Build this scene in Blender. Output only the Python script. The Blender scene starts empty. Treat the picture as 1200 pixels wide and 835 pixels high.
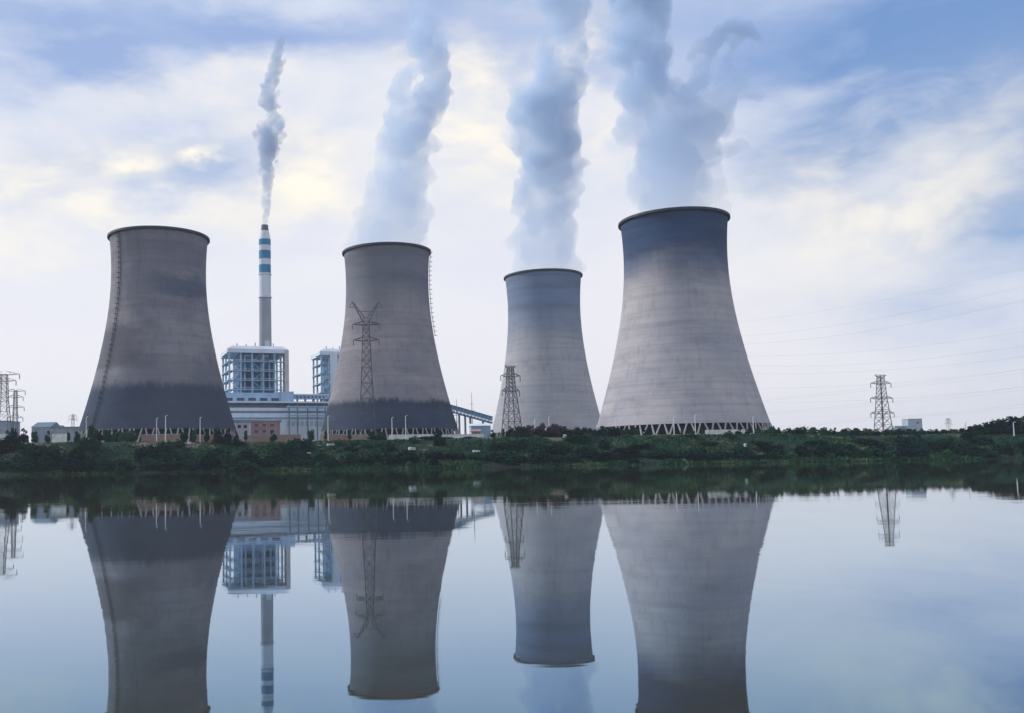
import bpy, bmesh, math, random
import numpy as np
from mathutils import Vector, Matrix
R = math.radians
random.seed(7)
S = bpy.context.scene
C = S.collection

# ------------------------------------------------------------------ camera
F, PX, PY = 1100.0, 461.0, 461.0          # focal length and principal point, in pixels of the 1200 x 835 photograph
ROLL = 0.0165
HORIZON = 544.5
PITCH = math.atan((HORIZON - PY) / F)
CAM = Vector((0, 0, 1.5))
cd = bpy.data.cameras.new('camera')
cam = bpy.data.objects.new('camera', cd)
C.objects.link(cam)
cd.sensor_width = 36.0
cd.lens = 36.0 * F / 1200.0
cd.shift_x = (600 - PX) / 1200.0
cd.shift_y = (PY - 417.5) / 1200.0
cd.clip_start = 0.1
cd.clip_end = 30000
ROT = Matrix.Rotation(R(90) + PITCH, 3, 'X') @ Matrix.Rotation(-ROLL, 3, 'Z')
cam.matrix_world = Matrix.Translation(CAM) @ ROT.to_4x4()
S.camera = cam


def ray(x, y):
    return ROT @ Vector((x - PX, -(y - PY), -F))


def at(x, y, Y):
    """the point of the vertical plane at distance Y seen at photograph pixel (x, y)"""
    d = ray(x, y)
    return CAM + d * (Y / d.y)


# ------------------------------------------------------------------ sky, sun, exposure
SUN_EL, SUN_AZ = R(32), R(-72)             # azimuth from +Y towards +X: the sun stands to the left
w = bpy.data.worlds.new('World')
S.world = w
w.use_nodes = True


class G:
    """a small helper to write node trees as expressions"""

    def __init__(self, tree):
        self.t = tree

    def n(self, kind, **kw):
        nd = self.t.nodes.new(kind)
        for k, v in kw.items():
            setattr(nd, k, v)
        return nd

    def put(self, sock, v):
        if hasattr(v, 'links'):
            self.t.links.new(v, sock)
        elif v is not None:
            sock.default_value = v

    def m(self, op, a, b=None, c=None, clamp=False):
        nd = self.n('ShaderNodeMath', operation=op)
        nd.use_clamp = clamp
        for i, v in enumerate((a, b, c)):
            if v is not None:
                self.put(nd.inputs[i], v)
        return nd.outputs[0]

    def v(self, op, a, b=None):
        nd = self.n('ShaderNodeVectorMath', operation=op)
        self.put(nd.inputs[0], a)
        if b is not None:
            self.put(nd.inputs[1], b)
        return nd.outputs[0]

    def noise(self, vec, scale, detail=4, rough=0.55, dist=0.0, color=False):
        nd = self.n('ShaderNodeTexNoise')
        self.put(nd.inputs['Vector'], vec)
        nd.inputs['Scale'].default_value = scale
        nd.inputs['Detail'].default_value = detail
        nd.inputs['Roughness'].default_value = rough
        nd.inputs['Distortion'].default_value = dist
        return nd.outputs['Color' if color else 0]

    def step(self, x, lo, hi, smooth=True, to0=0.0, to1=1.0):
        nd = self.n('ShaderNodeMapRange')
        nd.interpolation_type = 'SMOOTHSTEP' if smooth else 'LINEAR'
        nd.clamp = True
        self.put(nd.inputs['Value'], x)
        for k, v in (('From Min', lo), ('From Max', hi), ('To Min', to0), ('To Max', to1)):
            self.put(nd.inputs[k], v)
        return nd.outputs[0]

    def mix(self, f, a, b, mode='MIX'):
        nd = self.n('ShaderNodeMix', data_type='RGBA', blend_type=mode)
        nd.clamp_factor = True
        self.put(nd.inputs[0], f)
        for s, v in ((6, a), (7, b)):
            if not hasattr(v, 'links') and len(v) == 3:
                v = (*v, 1)
            self.put(nd.inputs[s], v)
        return nd.outputs[2]

    def sep(self, vec):
        nd = self.n('ShaderNodeSeparateXYZ')
        self.put(nd.inputs[0], vec)
        return nd.outputs

    def comb(self, x, y, z):
        nd = self.n('ShaderNodeCombineXYZ')
        for i, v in enumerate((x, y, z)):
            self.put(nd.inputs[i], v)
        return nd.outputs[0]


def build_sky():
    t = w.node_tree
    t.nodes.clear()
    g = G(t)
    out = g.n('ShaderNodeOutputWorld')
    bg = g.n('ShaderNodeBackground')
    bg.inputs['Strength'].default_value = 0.1
    sky = g.n('ShaderNodeTexSky', sky_type='NISHITA')
    sky.sun_disc = False
    sky.sun_elevation = SUN_EL
    sky.sun_rotation = SUN_AZ
    sky.air_density = 1.0
    sky.dust_density = 1.0
    d = g.n('ShaderNodeTexCoord').outputs['Generated']
    x, y, z = g.sep(d)[0:3]
    az = g.m('ARCTAN2', x, y)
    el = g.m('ARCSINE', z)
    flat = g.v('MULTIPLY', d, (1.0, 1.0, 2.6))
    big = g.noise(flat, 2.6, 5, 0.5, 0.3)
    mid = g.noise(g.v('ADD', flat, (3.1, 1.7, 0.4)), 5.0, 6, 0.52, 0.5)
    fine = g.noise(g.v('ADD', g.v('MULTIPLY', d, (1, 1, 1.7)), (7.7, 2.0, 5.0)), 11.0, 7, 0.55, 0.3)
    warp = g.noise(g.v('ADD', flat, (1.3, 8.2, 2.2)), 4.5, 6, 0.6, 0, color=True)
    wx, wy, wz = g.sep(warp)[0:3]
    U = g.m('ADD', az, g.m('MULTIPLY', g.m('SUBTRACT', wx, 0.5), 0.34))
    V = g.m('ADD', el, g.m('MULTIPLY', g.m('SUBTRACT', wy, 0.5), 0.20))

    def blob(px, py, sx, sy, tilt=0.0, amt=1.0):
        r = ray(px, py)
        u0, v0 = math.atan2(r.x, r.y), math.asin(r.normalized().z)
        du, dv = g.m('SUBTRACT', U, u0), g.m('SUBTRACT', V, v0)
        if tilt:
            c_, s_ = math.cos(tilt), math.sin(tilt)
            a = g.m('ADD', g.m('MULTIPLY', du, c_), g.m('MULTIPLY', dv, s_))
            b = g.m('SUBTRACT', g.m('MULTIPLY', dv, c_), g.m('MULTIPLY', du, s_))
            du, dv = a, b
        q = g.m('ADD', g.m('POWER', g.m('ABSOLUTE', g.m('MULTIPLY', du, F / sx)), 2.0), g.m('POWER', g.m('ABSOLUTE', g.m('MULTIPLY', dv, F / sy)), 2.0))
        return g.m('MULTIPLY', g.m('EXPONENT', g.m('MULTIPLY', q, -1.0)), amt)

    def total(*bs):
        s = bs[0]
        for b in bs[1:]:
            s = g.m('ADD', s, b)
        return s

    # high thin overcast: near white at the horizon, lavender grey higher up
    veil = g.mix(g.step(el, 0.0, 0.50), (6.6, 6.4, 6.65), (4.2, 4.8, 6.1))
    veil = g.mix(g.step(el, 0.55, 1.2), veil, (3.3, 3.8, 5.3))
    veil = g.mix(g.step(mid, 0.42, 0.68, True, 0, 0.6), veil, (6.3, 6.3, 6.5))
    # darker sheets of grey blue cloud
    sheet = total(blob(250, 38, 340, 44, 0.03, 1.1), blob(960, 30, 260, 70, 0, 0.75), blob(560, 5, 160, 40, 0, 0.5), blob(700, 60, 60, 50, 0, .35))
    sheet = g.m('MULTIPLY', sheet, g.step(big, 0.30, 0.62, True, 0.65, 1.15))
    col = g.mix(g.m('MINIMUM', sheet, 1.0), veil, (2.2, 3.05, 5.1))
    # gaps where the blue sky shows
    gap = total(blob(1270, 100, 220, 180, -0.2, 1.7), blob(1120, 60, 240, 90, 0, 0.35), blob(170, 195, 200, 40, 0, 0.75), blob(930, 230, 40, 60, 0, 0.2))
    gap = g.m('MULTIPLY', gap, g.step(mid, 0.40, 0.66, True, 1.1, 0.5))
    blue = g.mix(0.7, sky.outputs[0], (0.95, 2.1, 4.6))
    col = g.mix(g.m('MINIMUM', gap, 0.95), col, blue)
    # bright cream clouds lit from behind
    cream = total(blob(40, 175, 105, 38, 0, 1.15), blob(385, 205, 105, 52, 0, 1.0), blob(690, 120, 40, 90, 0, .8), blob(560, 130, 50, 90, 0, .7), blob(250, 110, 150, 30, 0, .5), blob(60, 262, 150, 22, 0, 0.6), blob(1000, 262, 190, 80, 0.25, 0.75), blob(205, 180, 50, 12, 0, 0.7), blob(560, 200, 60, 60, 0, 0.35), blob(560, 90, 80, 40, 0, 0.25), blob(200, 250, 140, 18, 0, .5))
    cream = g.m('MULTIPLY', cream, g.step(fine, 0.36, 0.62, True, 0.45, 1.15))
    col = g.mix(g.m('MINIMUM', cream, 1.0), col, (7.3, 6.85, 6.0))
    # streaks in the upper right
    streak = g.noise(g.v('MULTIPLY', g.comb(g.m('ADD', az, g.m('MULTIPLY', el, -1.4)), g.m('ADD', el, g.m('MULTIPLY', az, .12)), 0.0), (5.0, 13.0, 1.0)), 1.6, 7, 0.62, 0.6)
    sm = g.m('MULTIPLY', g.step(streak, 0.5, 0.74), total(blob(1100, 200, 240, 90, 0, 0.55), blob(1180, 130, 150, 30, 0.5, 0.3)))
    col = g.mix(sm, col, (5.9, 5.9, 6.4))
    # ground side of the world: dull
    col = g.mix(g.step(z, -0.05, 0.0), (2.5, 2.8, 3.0), col)
    g.put(bg.inputs['Color'], col)
    t.links.new(bg.outputs[0], out.inputs['Surface'])


build_sky()
sl = bpy.data.lights.new('sun', 'SUN')
sl.energy = 2.0
sl.angle = R(12)
sl.color = (1.0, 0.95, 0.88)
sun = bpy.data.objects.new('sun', sl)
C.objects.link(sun)
sd = Vector((math.sin(SUN_AZ) * math.cos(SUN_EL), math.cos(SUN_AZ) * math.cos(SUN_EL), math.sin(SUN_EL)))
sun.rotation_euler = (-sd).to_track_quat('-Z', 'Y').to_euler()
S.view_settings.view_transform = 'Standard'
S.view_settings.look = 'None'
S.view_settings.gamma = 1.0
S.view_settings.exposure = 0.55
S.view_settings.use_curve_mapping = False
S.render.engine = 'CYCLES'
cy = S.cycles
cy.use_denoising = True
cy.max_bounces = 6
cy.diffuse_bounces = 2
cy.glossy_bounces = 2
cy.transmission_bounces = 2
cy.volume_bounces = 3
cy.transparent_max_bounces = 16
cy.caustics_reflective = False
cy.caustics_refractive = False
cy.volume_step_rate = 1.0
cy.volume_max_steps = 256


# ------------------------------------------------------------------ materials
MATS = {}


def mat(name, col, rough=0.7, var=0.0, scale=0.3, col2=None, metal=0.0, stretch=(1, 1, 1), spec=0.3, coord='Object'):
    if name in MATS:
        return MATS[name]
    m = bpy.data.materials.new(name)
    m.use_nodes = True
    t = m.node_tree
    g = G(t)
    b = t.nodes['Principled BSDF']
    b.inputs['Roughness'].default_value = rough
    b.inputs['Metallic'].default_value = metal
    b.inputs['Specular IOR Level'].default_value = spec
    c2 = col2 or tuple(c * (1 - var) for c in col)
    p = g.n('ShaderNodeTexCoord').outputs[coord]
    f = g.noise(g.v('MULTIPLY', p, stretch), scale, 6, 0.6)
    g.put(b.inputs['Base Color'], g.mix(g.step(f, 0.35, 0.65), col, c2))
    MATS[name] = m
    return m


def leaf_mat(name, c1, c2):
    m = bpy.data.materials.new(name)
    m.use_nodes = True
    t = m.node_tree
    g = G(t)
    b = t.nodes['Principled BSDF']
    b.inputs['Roughness'].default_value = 0.75
    b.inputs['Specular IOR Level'].default_value = 0.03
    p = g.n('ShaderNodeTexCoord').outputs['Object']
    info = g.n('ShaderNodeObjectInfo')
    f = g.noise(p, 0.9, 3, 0.6)
    f = g.m('ADD', g.m('MULTIPLY', f, 0.7), g.m('MULTIPLY', info.outputs['Random'], 0.4))
    g.put(b.inputs['Base Color'], g.mix(g.step(f, 0.3, 0.8), c1, c2))
    MATS[name] = m
    return m


GREEN_D = leaf_mat('leaf dark', (0.001, 0.013, 0.014), (0.009, 0.052, 0.033))
GREEN_M = leaf_mat('leaf mid', (0.008, 0.048, 0.026), (0.032, 0.100, 0.044))
GREEN_O = leaf_mat('leaf olive', (0.022, 0.070, 0.034), (0.070, 0.110, 0.050))
RUSSET = leaf_mat('leaf russet', (0.060, 0.035, 0.050), (0.13, 0.085, 0.105))
BARK = mat('bark', (0.06, 0.05, 0.045), 0.9, 0.4, 1.0)
CONC = mat('concrete pale', (0.40, 0.40, 0.42), 0.85, 0.25, 0.4)
RIM = mat('rim paint', (0.045, 0.055, 0.085), 0.6, 0.4, 0.2)
DARKIN = mat('shaded fill', (0.010, 0.014, 0.026), 0.8, 0.3, 0.4)  # near-black: the shade inside the tower foot is put into this colour
STEEL = mat('galvanised steel', (0.115, 0.125, 0.155), 0.55, 0.3, 0.6, metal=0.3)
STEELP = mat('galvanised pale', (0.20, 0.21, 0.25), 0.6, 0.3, 0.6)
LADDER = mat('ladder steel', (0.05, 0.06, 0.10), 0.6, 0.3, 0.6)
LADDERW = mat('ladder white', (0.55, 0.57, 0.62), 0.6, 0.3, 0.6)
WHITE = mat('white cladding', (0.70, 0.78, 0.86), 0.6, 0.12, 0.12, stretch=(1, 1, .3))
PALEB = mat('pale blue cladding', (0.38, 0.54, 0.72), 0.6, 0.2, 0.12, stretch=(1, 1, .3))
MIDB = mat('blue steel', (0.10, 0.28, 0.50), 0.6, 0.35, 0.2)
FRAMEB = mat('pale blue steel', (0.32, 0.52, 0.70), 0.6, 0.2, 0.3)
DARKB = mat('dark blue opening', (0.03, 0.085, 0.19), 0.6, 0.3, 0.3)
SHADEB = mat('grey blue roof', (0.16, 0.22, 0.31), 0.6, 0.2, 0.15)
BEIGE = mat('beige cladding', (0.56, 0.55, 0.54), 0.7, 0.15, 0.15)
PINK = mat('pink render', (0.48, 0.31, 0.33), 0.85, 0.3, 0.35)
PINKW = mat('pale pink trim', (0.60, 0.50, 0.50), 0.8, 0.2, 0.4)
GLASS = mat('dark window glass', (0.03, 0.035, 0.06), 0.15, 0.3, 0.4, spec=0.5)
WALLW = mat('white wall', (0.80, 0.82, 0.79), 0.85, 0.3, 0.35)
CREAM = mat('cream wall', (0.36, 0.31, 0.26), 0.85, 0.35, 0.4)
FARB = mat('far building', (0.34, 0.42, 0.52), 0.8, 0.15, 0.1)
FARROOF = mat('blue tin roof', (0.10, 0.19, 0.26), 0.6, 0.2, 0.2)
GREYB = mat('grey render', (0.33, 0.38, 0.44), 0.85, 0.3, 0.3)
POLE = mat('pole white', (0.75, 0.78, 0.82), 0.5, 0.15, 0.5)
WIRE = mat('conductor', (0.10, 0.11, 0.14), 0.5, 0.1, 1.0, metal=0.4)
CHIMG = mat('chimney concrete', (0.33, 0.37, 0.42), 0.8, 0.2, 0.08, stretch=(1, 1, .4))
CHIMW = mat('chimney white paint', (0.62, 0.68, 0.74), 0.7, 0.12, 0.15, stretch=(1, 1, .3))
CHIMB = mat('chimney blue paint', (0.008, 0.21, 0.42), 0.6, 0.25, 0.2, stretch=(1, 1, .3))
TIP = mat('flue steel', (0.10, 0.115, 0.16), 0.5, 0.3, 0.4, metal=0.3)
STONE = mat('pale stone', (0.55, 0.58, 0.58), 0.9, 0.3, 0.8)


def brick_mat():
    m = bpy.data.materials.new('brick wall')
    m.use_nodes = True
    t = m.node_tree
    g = G(t)
    b = t.nodes['Principled BSDF']
    b.inputs['Roughness'].default_value = 0.9
    p = g.n('ShaderNodeTexCoord').outputs['Object']
    px, py, pz = g.sep(p)[0:3]
    br = g.n('ShaderNodeTexBrick')
    g.put(br.inputs['Vector'], g.comb(px, pz, 0.0))
    br.inputs['Color1'].default_value = (0.29, 0.185, 0.155, 1)
    br.inputs['Color2'].default_value = (0.22, 0.12, 0.105, 1)
    br.inputs['Mortar'].default_value = (0.30, 0.26, 0.24, 1)
    br.inputs['Scale'].default_value = 1.6
    f = g.noise(p, 0.25, 5, 0.65)
    g.put(b.inputs['Base Color'], g.mix(g.step(f, 0.45, 0.65, True, 0, 0.7), br.outputs['Color'], (0.30, 0.27, 0.23)))
    MATS['brick'] = m
    return m


BRICK = brick_mat()


# ------------------------------------------------------------------ object helpers
def link(o, parent=None):
    C.objects.link(o)
    if parent is not None:
        o.parent = parent
    return o


def tag(o, label=None, cat=None, group=None, kind=None):
    for k, v in (('label', label), ('category', cat), ('group', group), ('kind', kind)):
        if v:
            o[k] = v
    return o


def thing(name, label, cat, loc=(0, 0, 0), rz=0.0, group=None):
    o = bpy.data.objects.new(name, None)
    o.empty_display_size = 0.5
    o.location = loc
    o.rotation_euler.z = rz
    return tag(link(o), label, cat, group)


def meshobj(name, me, m, parent=None, smooth=False):
    me.materials.append(m)
    if smooth:
        me.polygons.foreach_set('use_smooth', [True] * len(me.polygons))
    return link(bpy.data.objects.new(name, me), parent)


class MB:
    """collects shapes for ONE mesh"""

    def __init__(self):
        self.v, self.f = [], []

    def add(self, vs, fs):
        k = len(self.v)
        self.v += [tuple(p) for p in vs]
        self.f += [tuple(i + k for i in q) for q in fs]
        return self

    def box(self, x0, x1, y0, y1, z0, z1):
        vs = [(x, y, z) for z in (z0, z1) for x, y in ((x0, y0), (x1, y0), (x1, y1), (x0, y1))]
        return self.add(vs, [(3, 2, 1, 0), (4, 5, 6, 7), (0, 1, 5, 4), (1, 2, 6, 5), (2, 3, 7, 6), (3, 0, 4, 7)])

    def bar(self, a, b, r, r2=None, n=4):
        a, b = Vector(a), Vector(b)
        d = (b - a)
        if d.length < 1e-6:
            return self
        d.normalize()
        u = d.cross(Vector((0, 0, 1)) if abs(d.z) < 0.95 else Vector((1, 0, 0))).normalized()
        v = d.cross(u)
        r2 = r if r2 is None else r2
        vs = []
        for p, rr in ((a, r), (b, r2)):
            for i in range(n):
                t = 2 * math.pi * (i + 0.5) / n
                vs.append(p + (u * math.cos(t) + v * math.sin(t)) * rr)
        fs = [(i, (i + 1) % n, n + (i + 1) % n, n + i) for i in range(n)]
        fs += [tuple(range(n))[::-1], tuple(range(n, 2 * n))]
        return self.add(vs, fs)

    def path(self, pts, r, n=4):
        for a, b in zip(pts, pts[1:]):
            self.bar(a, b, r, n=n)
        return self

    def lathe(self, prof, n=48, cap=False):
        k = len(prof)
        vs = [(r * math.cos(2 * math.pi * i / n), r * math.sin(2 * math.pi * i / n), z) for i in range(n) for r, z in prof]
        fs = []
        for i in range(n):
            j = (i + 1) % n
            for q in range(k - 1):
                fs.append((i * k + q, j * k + q, j * k + q + 1, i * k + q + 1))
        if cap:
            fs.append(tuple(i * k for i in range(n))[::-1])
            fs.append(tuple(i * k + k - 1 for i in range(n)))
        return self.add(vs, fs)

    def build(self, name, m, parent=None, smooth=False):
        me = bpy.data.meshes.new(name)
        me.from_pydata(self.v, [], self.f)
        me.update()
        return meshobj(name, me, m, parent, smooth)


def children(o):
    return [c for c in bpy.data.objects if c.parent == o]


TREES = {}


def copy_tree(o, parent=None, kids=None):
    c = o.copy()
    link(c, parent)
    for ch in (TREES[o.name] if o.name in TREES else ()):
        copy_tree(ch, c)
    return c


def px_of(p):
    q = ROT.transposed() @ (Vector(p) - CAM)
    return PX + F * q.x / -q.z, PY - F * q.y / -q.z


# ------------------------------------------------------------------ terrain
_rng = np.random.RandomState(3)
_ph = _rng.uniform(0, 6.28, (6, 8))


def wob(x, k, s):
    """a smooth wandering value around 0, about -1..1"""
    return (np.sin(x / s + _ph[k, 0]) + 0.6 * np.sin(x / s * 2.3 + _ph[k, 1]) + 0.35 * np.sin(x / s * 5.1 + _ph[k, 2])) / 1.6


def shore(x):
    return 386 + 5 * wob(x, 0, 60) + 1.5 * wob(x, 1, 11)


def sm(t):
    t = np.clip(t, 0, 1)
    return t * t * (3 - 2 * t)


def ground_z(x, y):
    x = np.asarray(x, float)
    y = np.asarray(y, float)
    t = (y - shore(x)) / 50.0
    H = 13.2 + 1.4 * sm((-60 - x) / 80) - 1.7 * sm((x - 150) / 80)
    bankz = H * np.where(t < 0, t * 0.6, sm(t * 0.62 + 0.06 * (t > 0)) / sm(0.68) * (t < 1) + (t >= 1))
    bankz = np.maximum(bankz, -4)
    lump = 0.7 * wob(x, 2, 14) * sm(t * 3) * (1 - sm((t - .7) * 3)) + 0.4 * wob(x + y * 3, 3, 9) * sm(t * 3) * (1 - sm((t - .8) * 4))
    knoll = 1.6 * np.exp(-(((x - 305) / 42) ** 2 + ((y - 447) / 22) ** 2))
    return bankz + lump + knoll


def gz(x, y):
    return float(ground_z(x, y))


def ground_mat():
    m = bpy.data.materials.new('bank earth and grass')
    m.use_nodes = True
    t = m.node_tree
    g = G(t)
    b = t.nodes['Principled BSDF']
    b.inputs['Roughness'].default_value = 0.95
    b.inputs['Specular IOR Level'].default_value = 0.1
    p = g.n('ShaderNodeNewGeometry').outputs['Position']
    f = g.noise(p, 0.05, 6, 0.65)
    f2 = g.noise(g.v('ADD', p, (40, 9, 3)), 0.45, 5, 0.6)
    grass = g.mix(g.step(f2, 0.35, 0.7), (0.006, 0.022, 0.017), (0.016, 0.042, 0.028))
    earth = g.mix(g.step(f2, 0.35, 0.7), (0.085, 0.075, 0.065), (0.17, 0.14, 0.115))
    dry = g.mix(g.step(f, 0.55, 0.63), grass, earth)
    g.put(b.inputs['Base Color'], g.mix(g.step(g.sep(p)[2], 0.3, 1.6), (0.006, 0.010, 0.010), dry))
    return m


def build_ground():
    xs = np.concatenate([[-9000, -3000, -1200, -700], np.arange(-480, 620.1, 4.0), [800, 1300, 3000, 9000]])
    ys = np.concatenate([[-800, -200, 200, 330, 360], np.arange(370, 470.1, 2.5), [500, 600, 800, 1300, 2500, 5000, 9000]])
    XX, YY = np.meshgrid(xs, ys, indexing='ij')
    ZZ = ground_z(XX, YY)
    nx, ny = len(xs), len(ys)
    vs = np.stack([XX, YY, ZZ], -1).reshape(-1, 3)
    fs = [(i * ny + j, (i + 1) * ny + j, (i + 1) * ny + j + 1, i * ny + j + 1) for i in range(nx - 1) for j in range(ny - 1)]
    me = bpy.data.meshes.new('ground')
    me.from_pydata(vs.tolist(), [], fs)
    o = meshobj('ground', me, ground_mat(), None, True)
    tag(o, 'grassy river bank rising from the water to the flat site of the plant', None, None, 'structure')


build_ground()


def water_mat():
    m = bpy.data.materials.new('calm green water')
    m.use_nodes = True
    t = m.node_tree
    t.nodes.clear()
    g = G(t)
    out = g.n('ShaderNodeOutputMaterial')
    body = g.n('ShaderNodeBsdfDiffuse')
    body.inputs['Color'].default_value = (0.064, 0.055, 0.016, 1)
    gl = g.n('ShaderNodeBsdfGlossy')
    gl.inputs['Roughness'].default_value = 0.02
    p = g.n('ShaderNodeNewGeometry').outputs['Position']
    a = g.noise(g.v('MULTIPLY', p, (0.10, 0.35, 1)), 1.0, 5, 0.55)
    b = g.noise(g.v('MULTIPLY', p, (0.8, 2.2, 1)), 1.0, 3, 0.5)
    wind = g.step(g.noise(g.v('MULTIPLY', p, (0.012, 0.045, 1)), 1.0, 4, 0.55), 0.45, 0.62, True, 0.5, 1.6)
    h = g.m('MULTIPLY', wind, g.m('ADD', g.m('MULTIPLY', a, 0.075), g.m('MULTIPLY', b, 0.018)))
    bump = g.n('ShaderNodeBump')
    bump.inputs['Strength'].default_value = 0.5
    bump.inputs['Distance'].default_value = 0.10
    g.put(bump.inputs['Height'], h)
    t.links.new(bump.outputs[0], gl.inputs['Normal'])
    lw = g.n('ShaderNodeLayerWeight')
    lw.inputs['Blend'].default_value = 0.5
    fac = g.step(lw.outputs['Facing'], 0.70, 1.0, False, 0.37, 0.96)
    g.put(gl.inputs['Color'], g.mix(g.step(lw.outputs['Facing'], 0.72, 0.97, False), (0.34, 0.64, 1.0), (0.92, 0.97, 1.0)))
    mx = g.n('ShaderNodeMixShader')
    g.put(mx.inputs[0], fac)
    t.links.new(body.outputs[0], mx.inputs[1])
    t.links.new(gl.outputs[0], mx.inputs[2])
    t.links.new(mx.outputs[0], out.inputs['Surface'])
    return m


MB().add([(-1500, -500, 0), (1800, -500, 0), (1800, 402, 0), (-1500, 402, 0)], [(0, 1, 2, 3)]).build('water', water_mat())
tag(bpy.data.objects['water'], 'still river water mirroring the cooling towers', None, None, 'structure')


# ------------------------------------------------------------------ cooling towers
def shell_mat(name, H, base, warm, dark_bottom=None, dark_top=None, patches=(), seed=0.0):
    """weathered lift-formed concrete; dark_bottom / dark_top = (height fraction, softness, colour)"""
    m = bpy.data.materials.new(name)
    m.use_nodes = True
    t = m.node_tree
    g = G(t)
    b = t.nodes['Principled BSDF']
    b.inputs['Roughness'].default_value = 0.9
    b.inputs['Specular IOR Level'].default_value = 0.15
    p = g.n('ShaderNodeTexCoord').outputs['Object']
    px, py, pz = g.sep(p)[0:3]
    ps = g.v('ADD', p, (seed * 31.0, seed * 17.0, seed * 5.0))
    cloudy = g.noise(ps, 0.035, 6, 0.6)
    rings = g.noise(g.v('MULTIPLY', ps, (0.006, 0.006, 0.42)), 1.0, 5, 0.6)
    rings2 = g.noise(g.v('MULTIPLY', ps, (0.012, 0.012, 0.10)), 1.0, 6, 0.6, 0.4)
    runs = g.noise(g.v('MULTIPLY', ps, (0.45, 0.45, 0.012)), 1.0, 4, 0.6)
    col = g.mix(g.step(cloudy, 0.35, 0.68), base, warm)
    col = g.mix(g.step(rings, 0.42, 0.72, True, 0, 0.28), col, tuple(c * 0.55 for c in base))
    col = g.mix(g.step(rings2, 0.46, 0.74, True, 0, 0.38), col, tuple(c * 0.60 for c in base))
    col = g.mix(g.step(runs, 0.50, 0.72, True, 0, 0.30), col, tuple(c * 0.55 for c in base))
    fr = g.m('FRACT', g.m('MULTIPLY', pz, 1 / 4.0))
    line = g.m('LESS_THAN', fr, 0.10)
    pat = g.noise(g.v('MULTIPLY', ps, (0.05, 0.05, 0.13)), 1.0, 8, 0.7, 0.8)
    col = g.mix(g.step(pat, 0.50, 0.70, True, 0, 0.32), col, tuple(c * 0.5 for c in base))
    col = g.mix(g.step(pat, 0.46, 0.28, True, 0, 0.30), col, tuple(c * 1.25 for c in warm))
    col = g.mix(g.m('MULTIPLY', line, 0.12), col, tuple(c * 0.4 for c in base))
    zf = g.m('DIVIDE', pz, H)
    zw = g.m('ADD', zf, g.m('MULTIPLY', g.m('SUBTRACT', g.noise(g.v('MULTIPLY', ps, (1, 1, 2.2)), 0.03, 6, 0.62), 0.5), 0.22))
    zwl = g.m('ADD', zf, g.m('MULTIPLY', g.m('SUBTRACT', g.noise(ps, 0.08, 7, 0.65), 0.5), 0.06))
    zwl = g.m('ADD', zwl, g.m('MULTIPLY', g.m('SUBTRACT', runs, 0.5), 0.07))
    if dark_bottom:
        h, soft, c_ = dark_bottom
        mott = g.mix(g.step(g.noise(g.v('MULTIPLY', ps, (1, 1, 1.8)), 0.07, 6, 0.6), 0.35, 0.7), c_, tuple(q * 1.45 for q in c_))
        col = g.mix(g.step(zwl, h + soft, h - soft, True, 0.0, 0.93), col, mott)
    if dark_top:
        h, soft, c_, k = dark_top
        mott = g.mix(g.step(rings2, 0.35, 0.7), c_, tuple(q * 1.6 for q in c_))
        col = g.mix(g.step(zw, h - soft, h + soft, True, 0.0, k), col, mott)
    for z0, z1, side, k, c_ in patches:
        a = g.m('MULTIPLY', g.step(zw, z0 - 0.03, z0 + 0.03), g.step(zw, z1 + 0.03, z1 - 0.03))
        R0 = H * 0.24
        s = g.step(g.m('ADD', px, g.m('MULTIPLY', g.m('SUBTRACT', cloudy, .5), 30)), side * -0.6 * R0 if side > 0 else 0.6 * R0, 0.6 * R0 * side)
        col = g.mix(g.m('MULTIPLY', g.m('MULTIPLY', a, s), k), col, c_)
    g.put(b.inputs['Base Color'], col)
    bp = g.n('ShaderNodeBump')
    bp.inputs['Strength'].default_value = 0.2
    bp.inputs['Distance'].default_value = 0.2
    g.put(bp.inputs['Height'], g.m('ADD', line, rings))
    t.links.new(bp.outputs[0], b.inputs['Normal'])
    return m


def tower_r0(z):
    return 0.605 * math.sqrt(1 + ((z - 0.82) / 0.623) ** 2)


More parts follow.
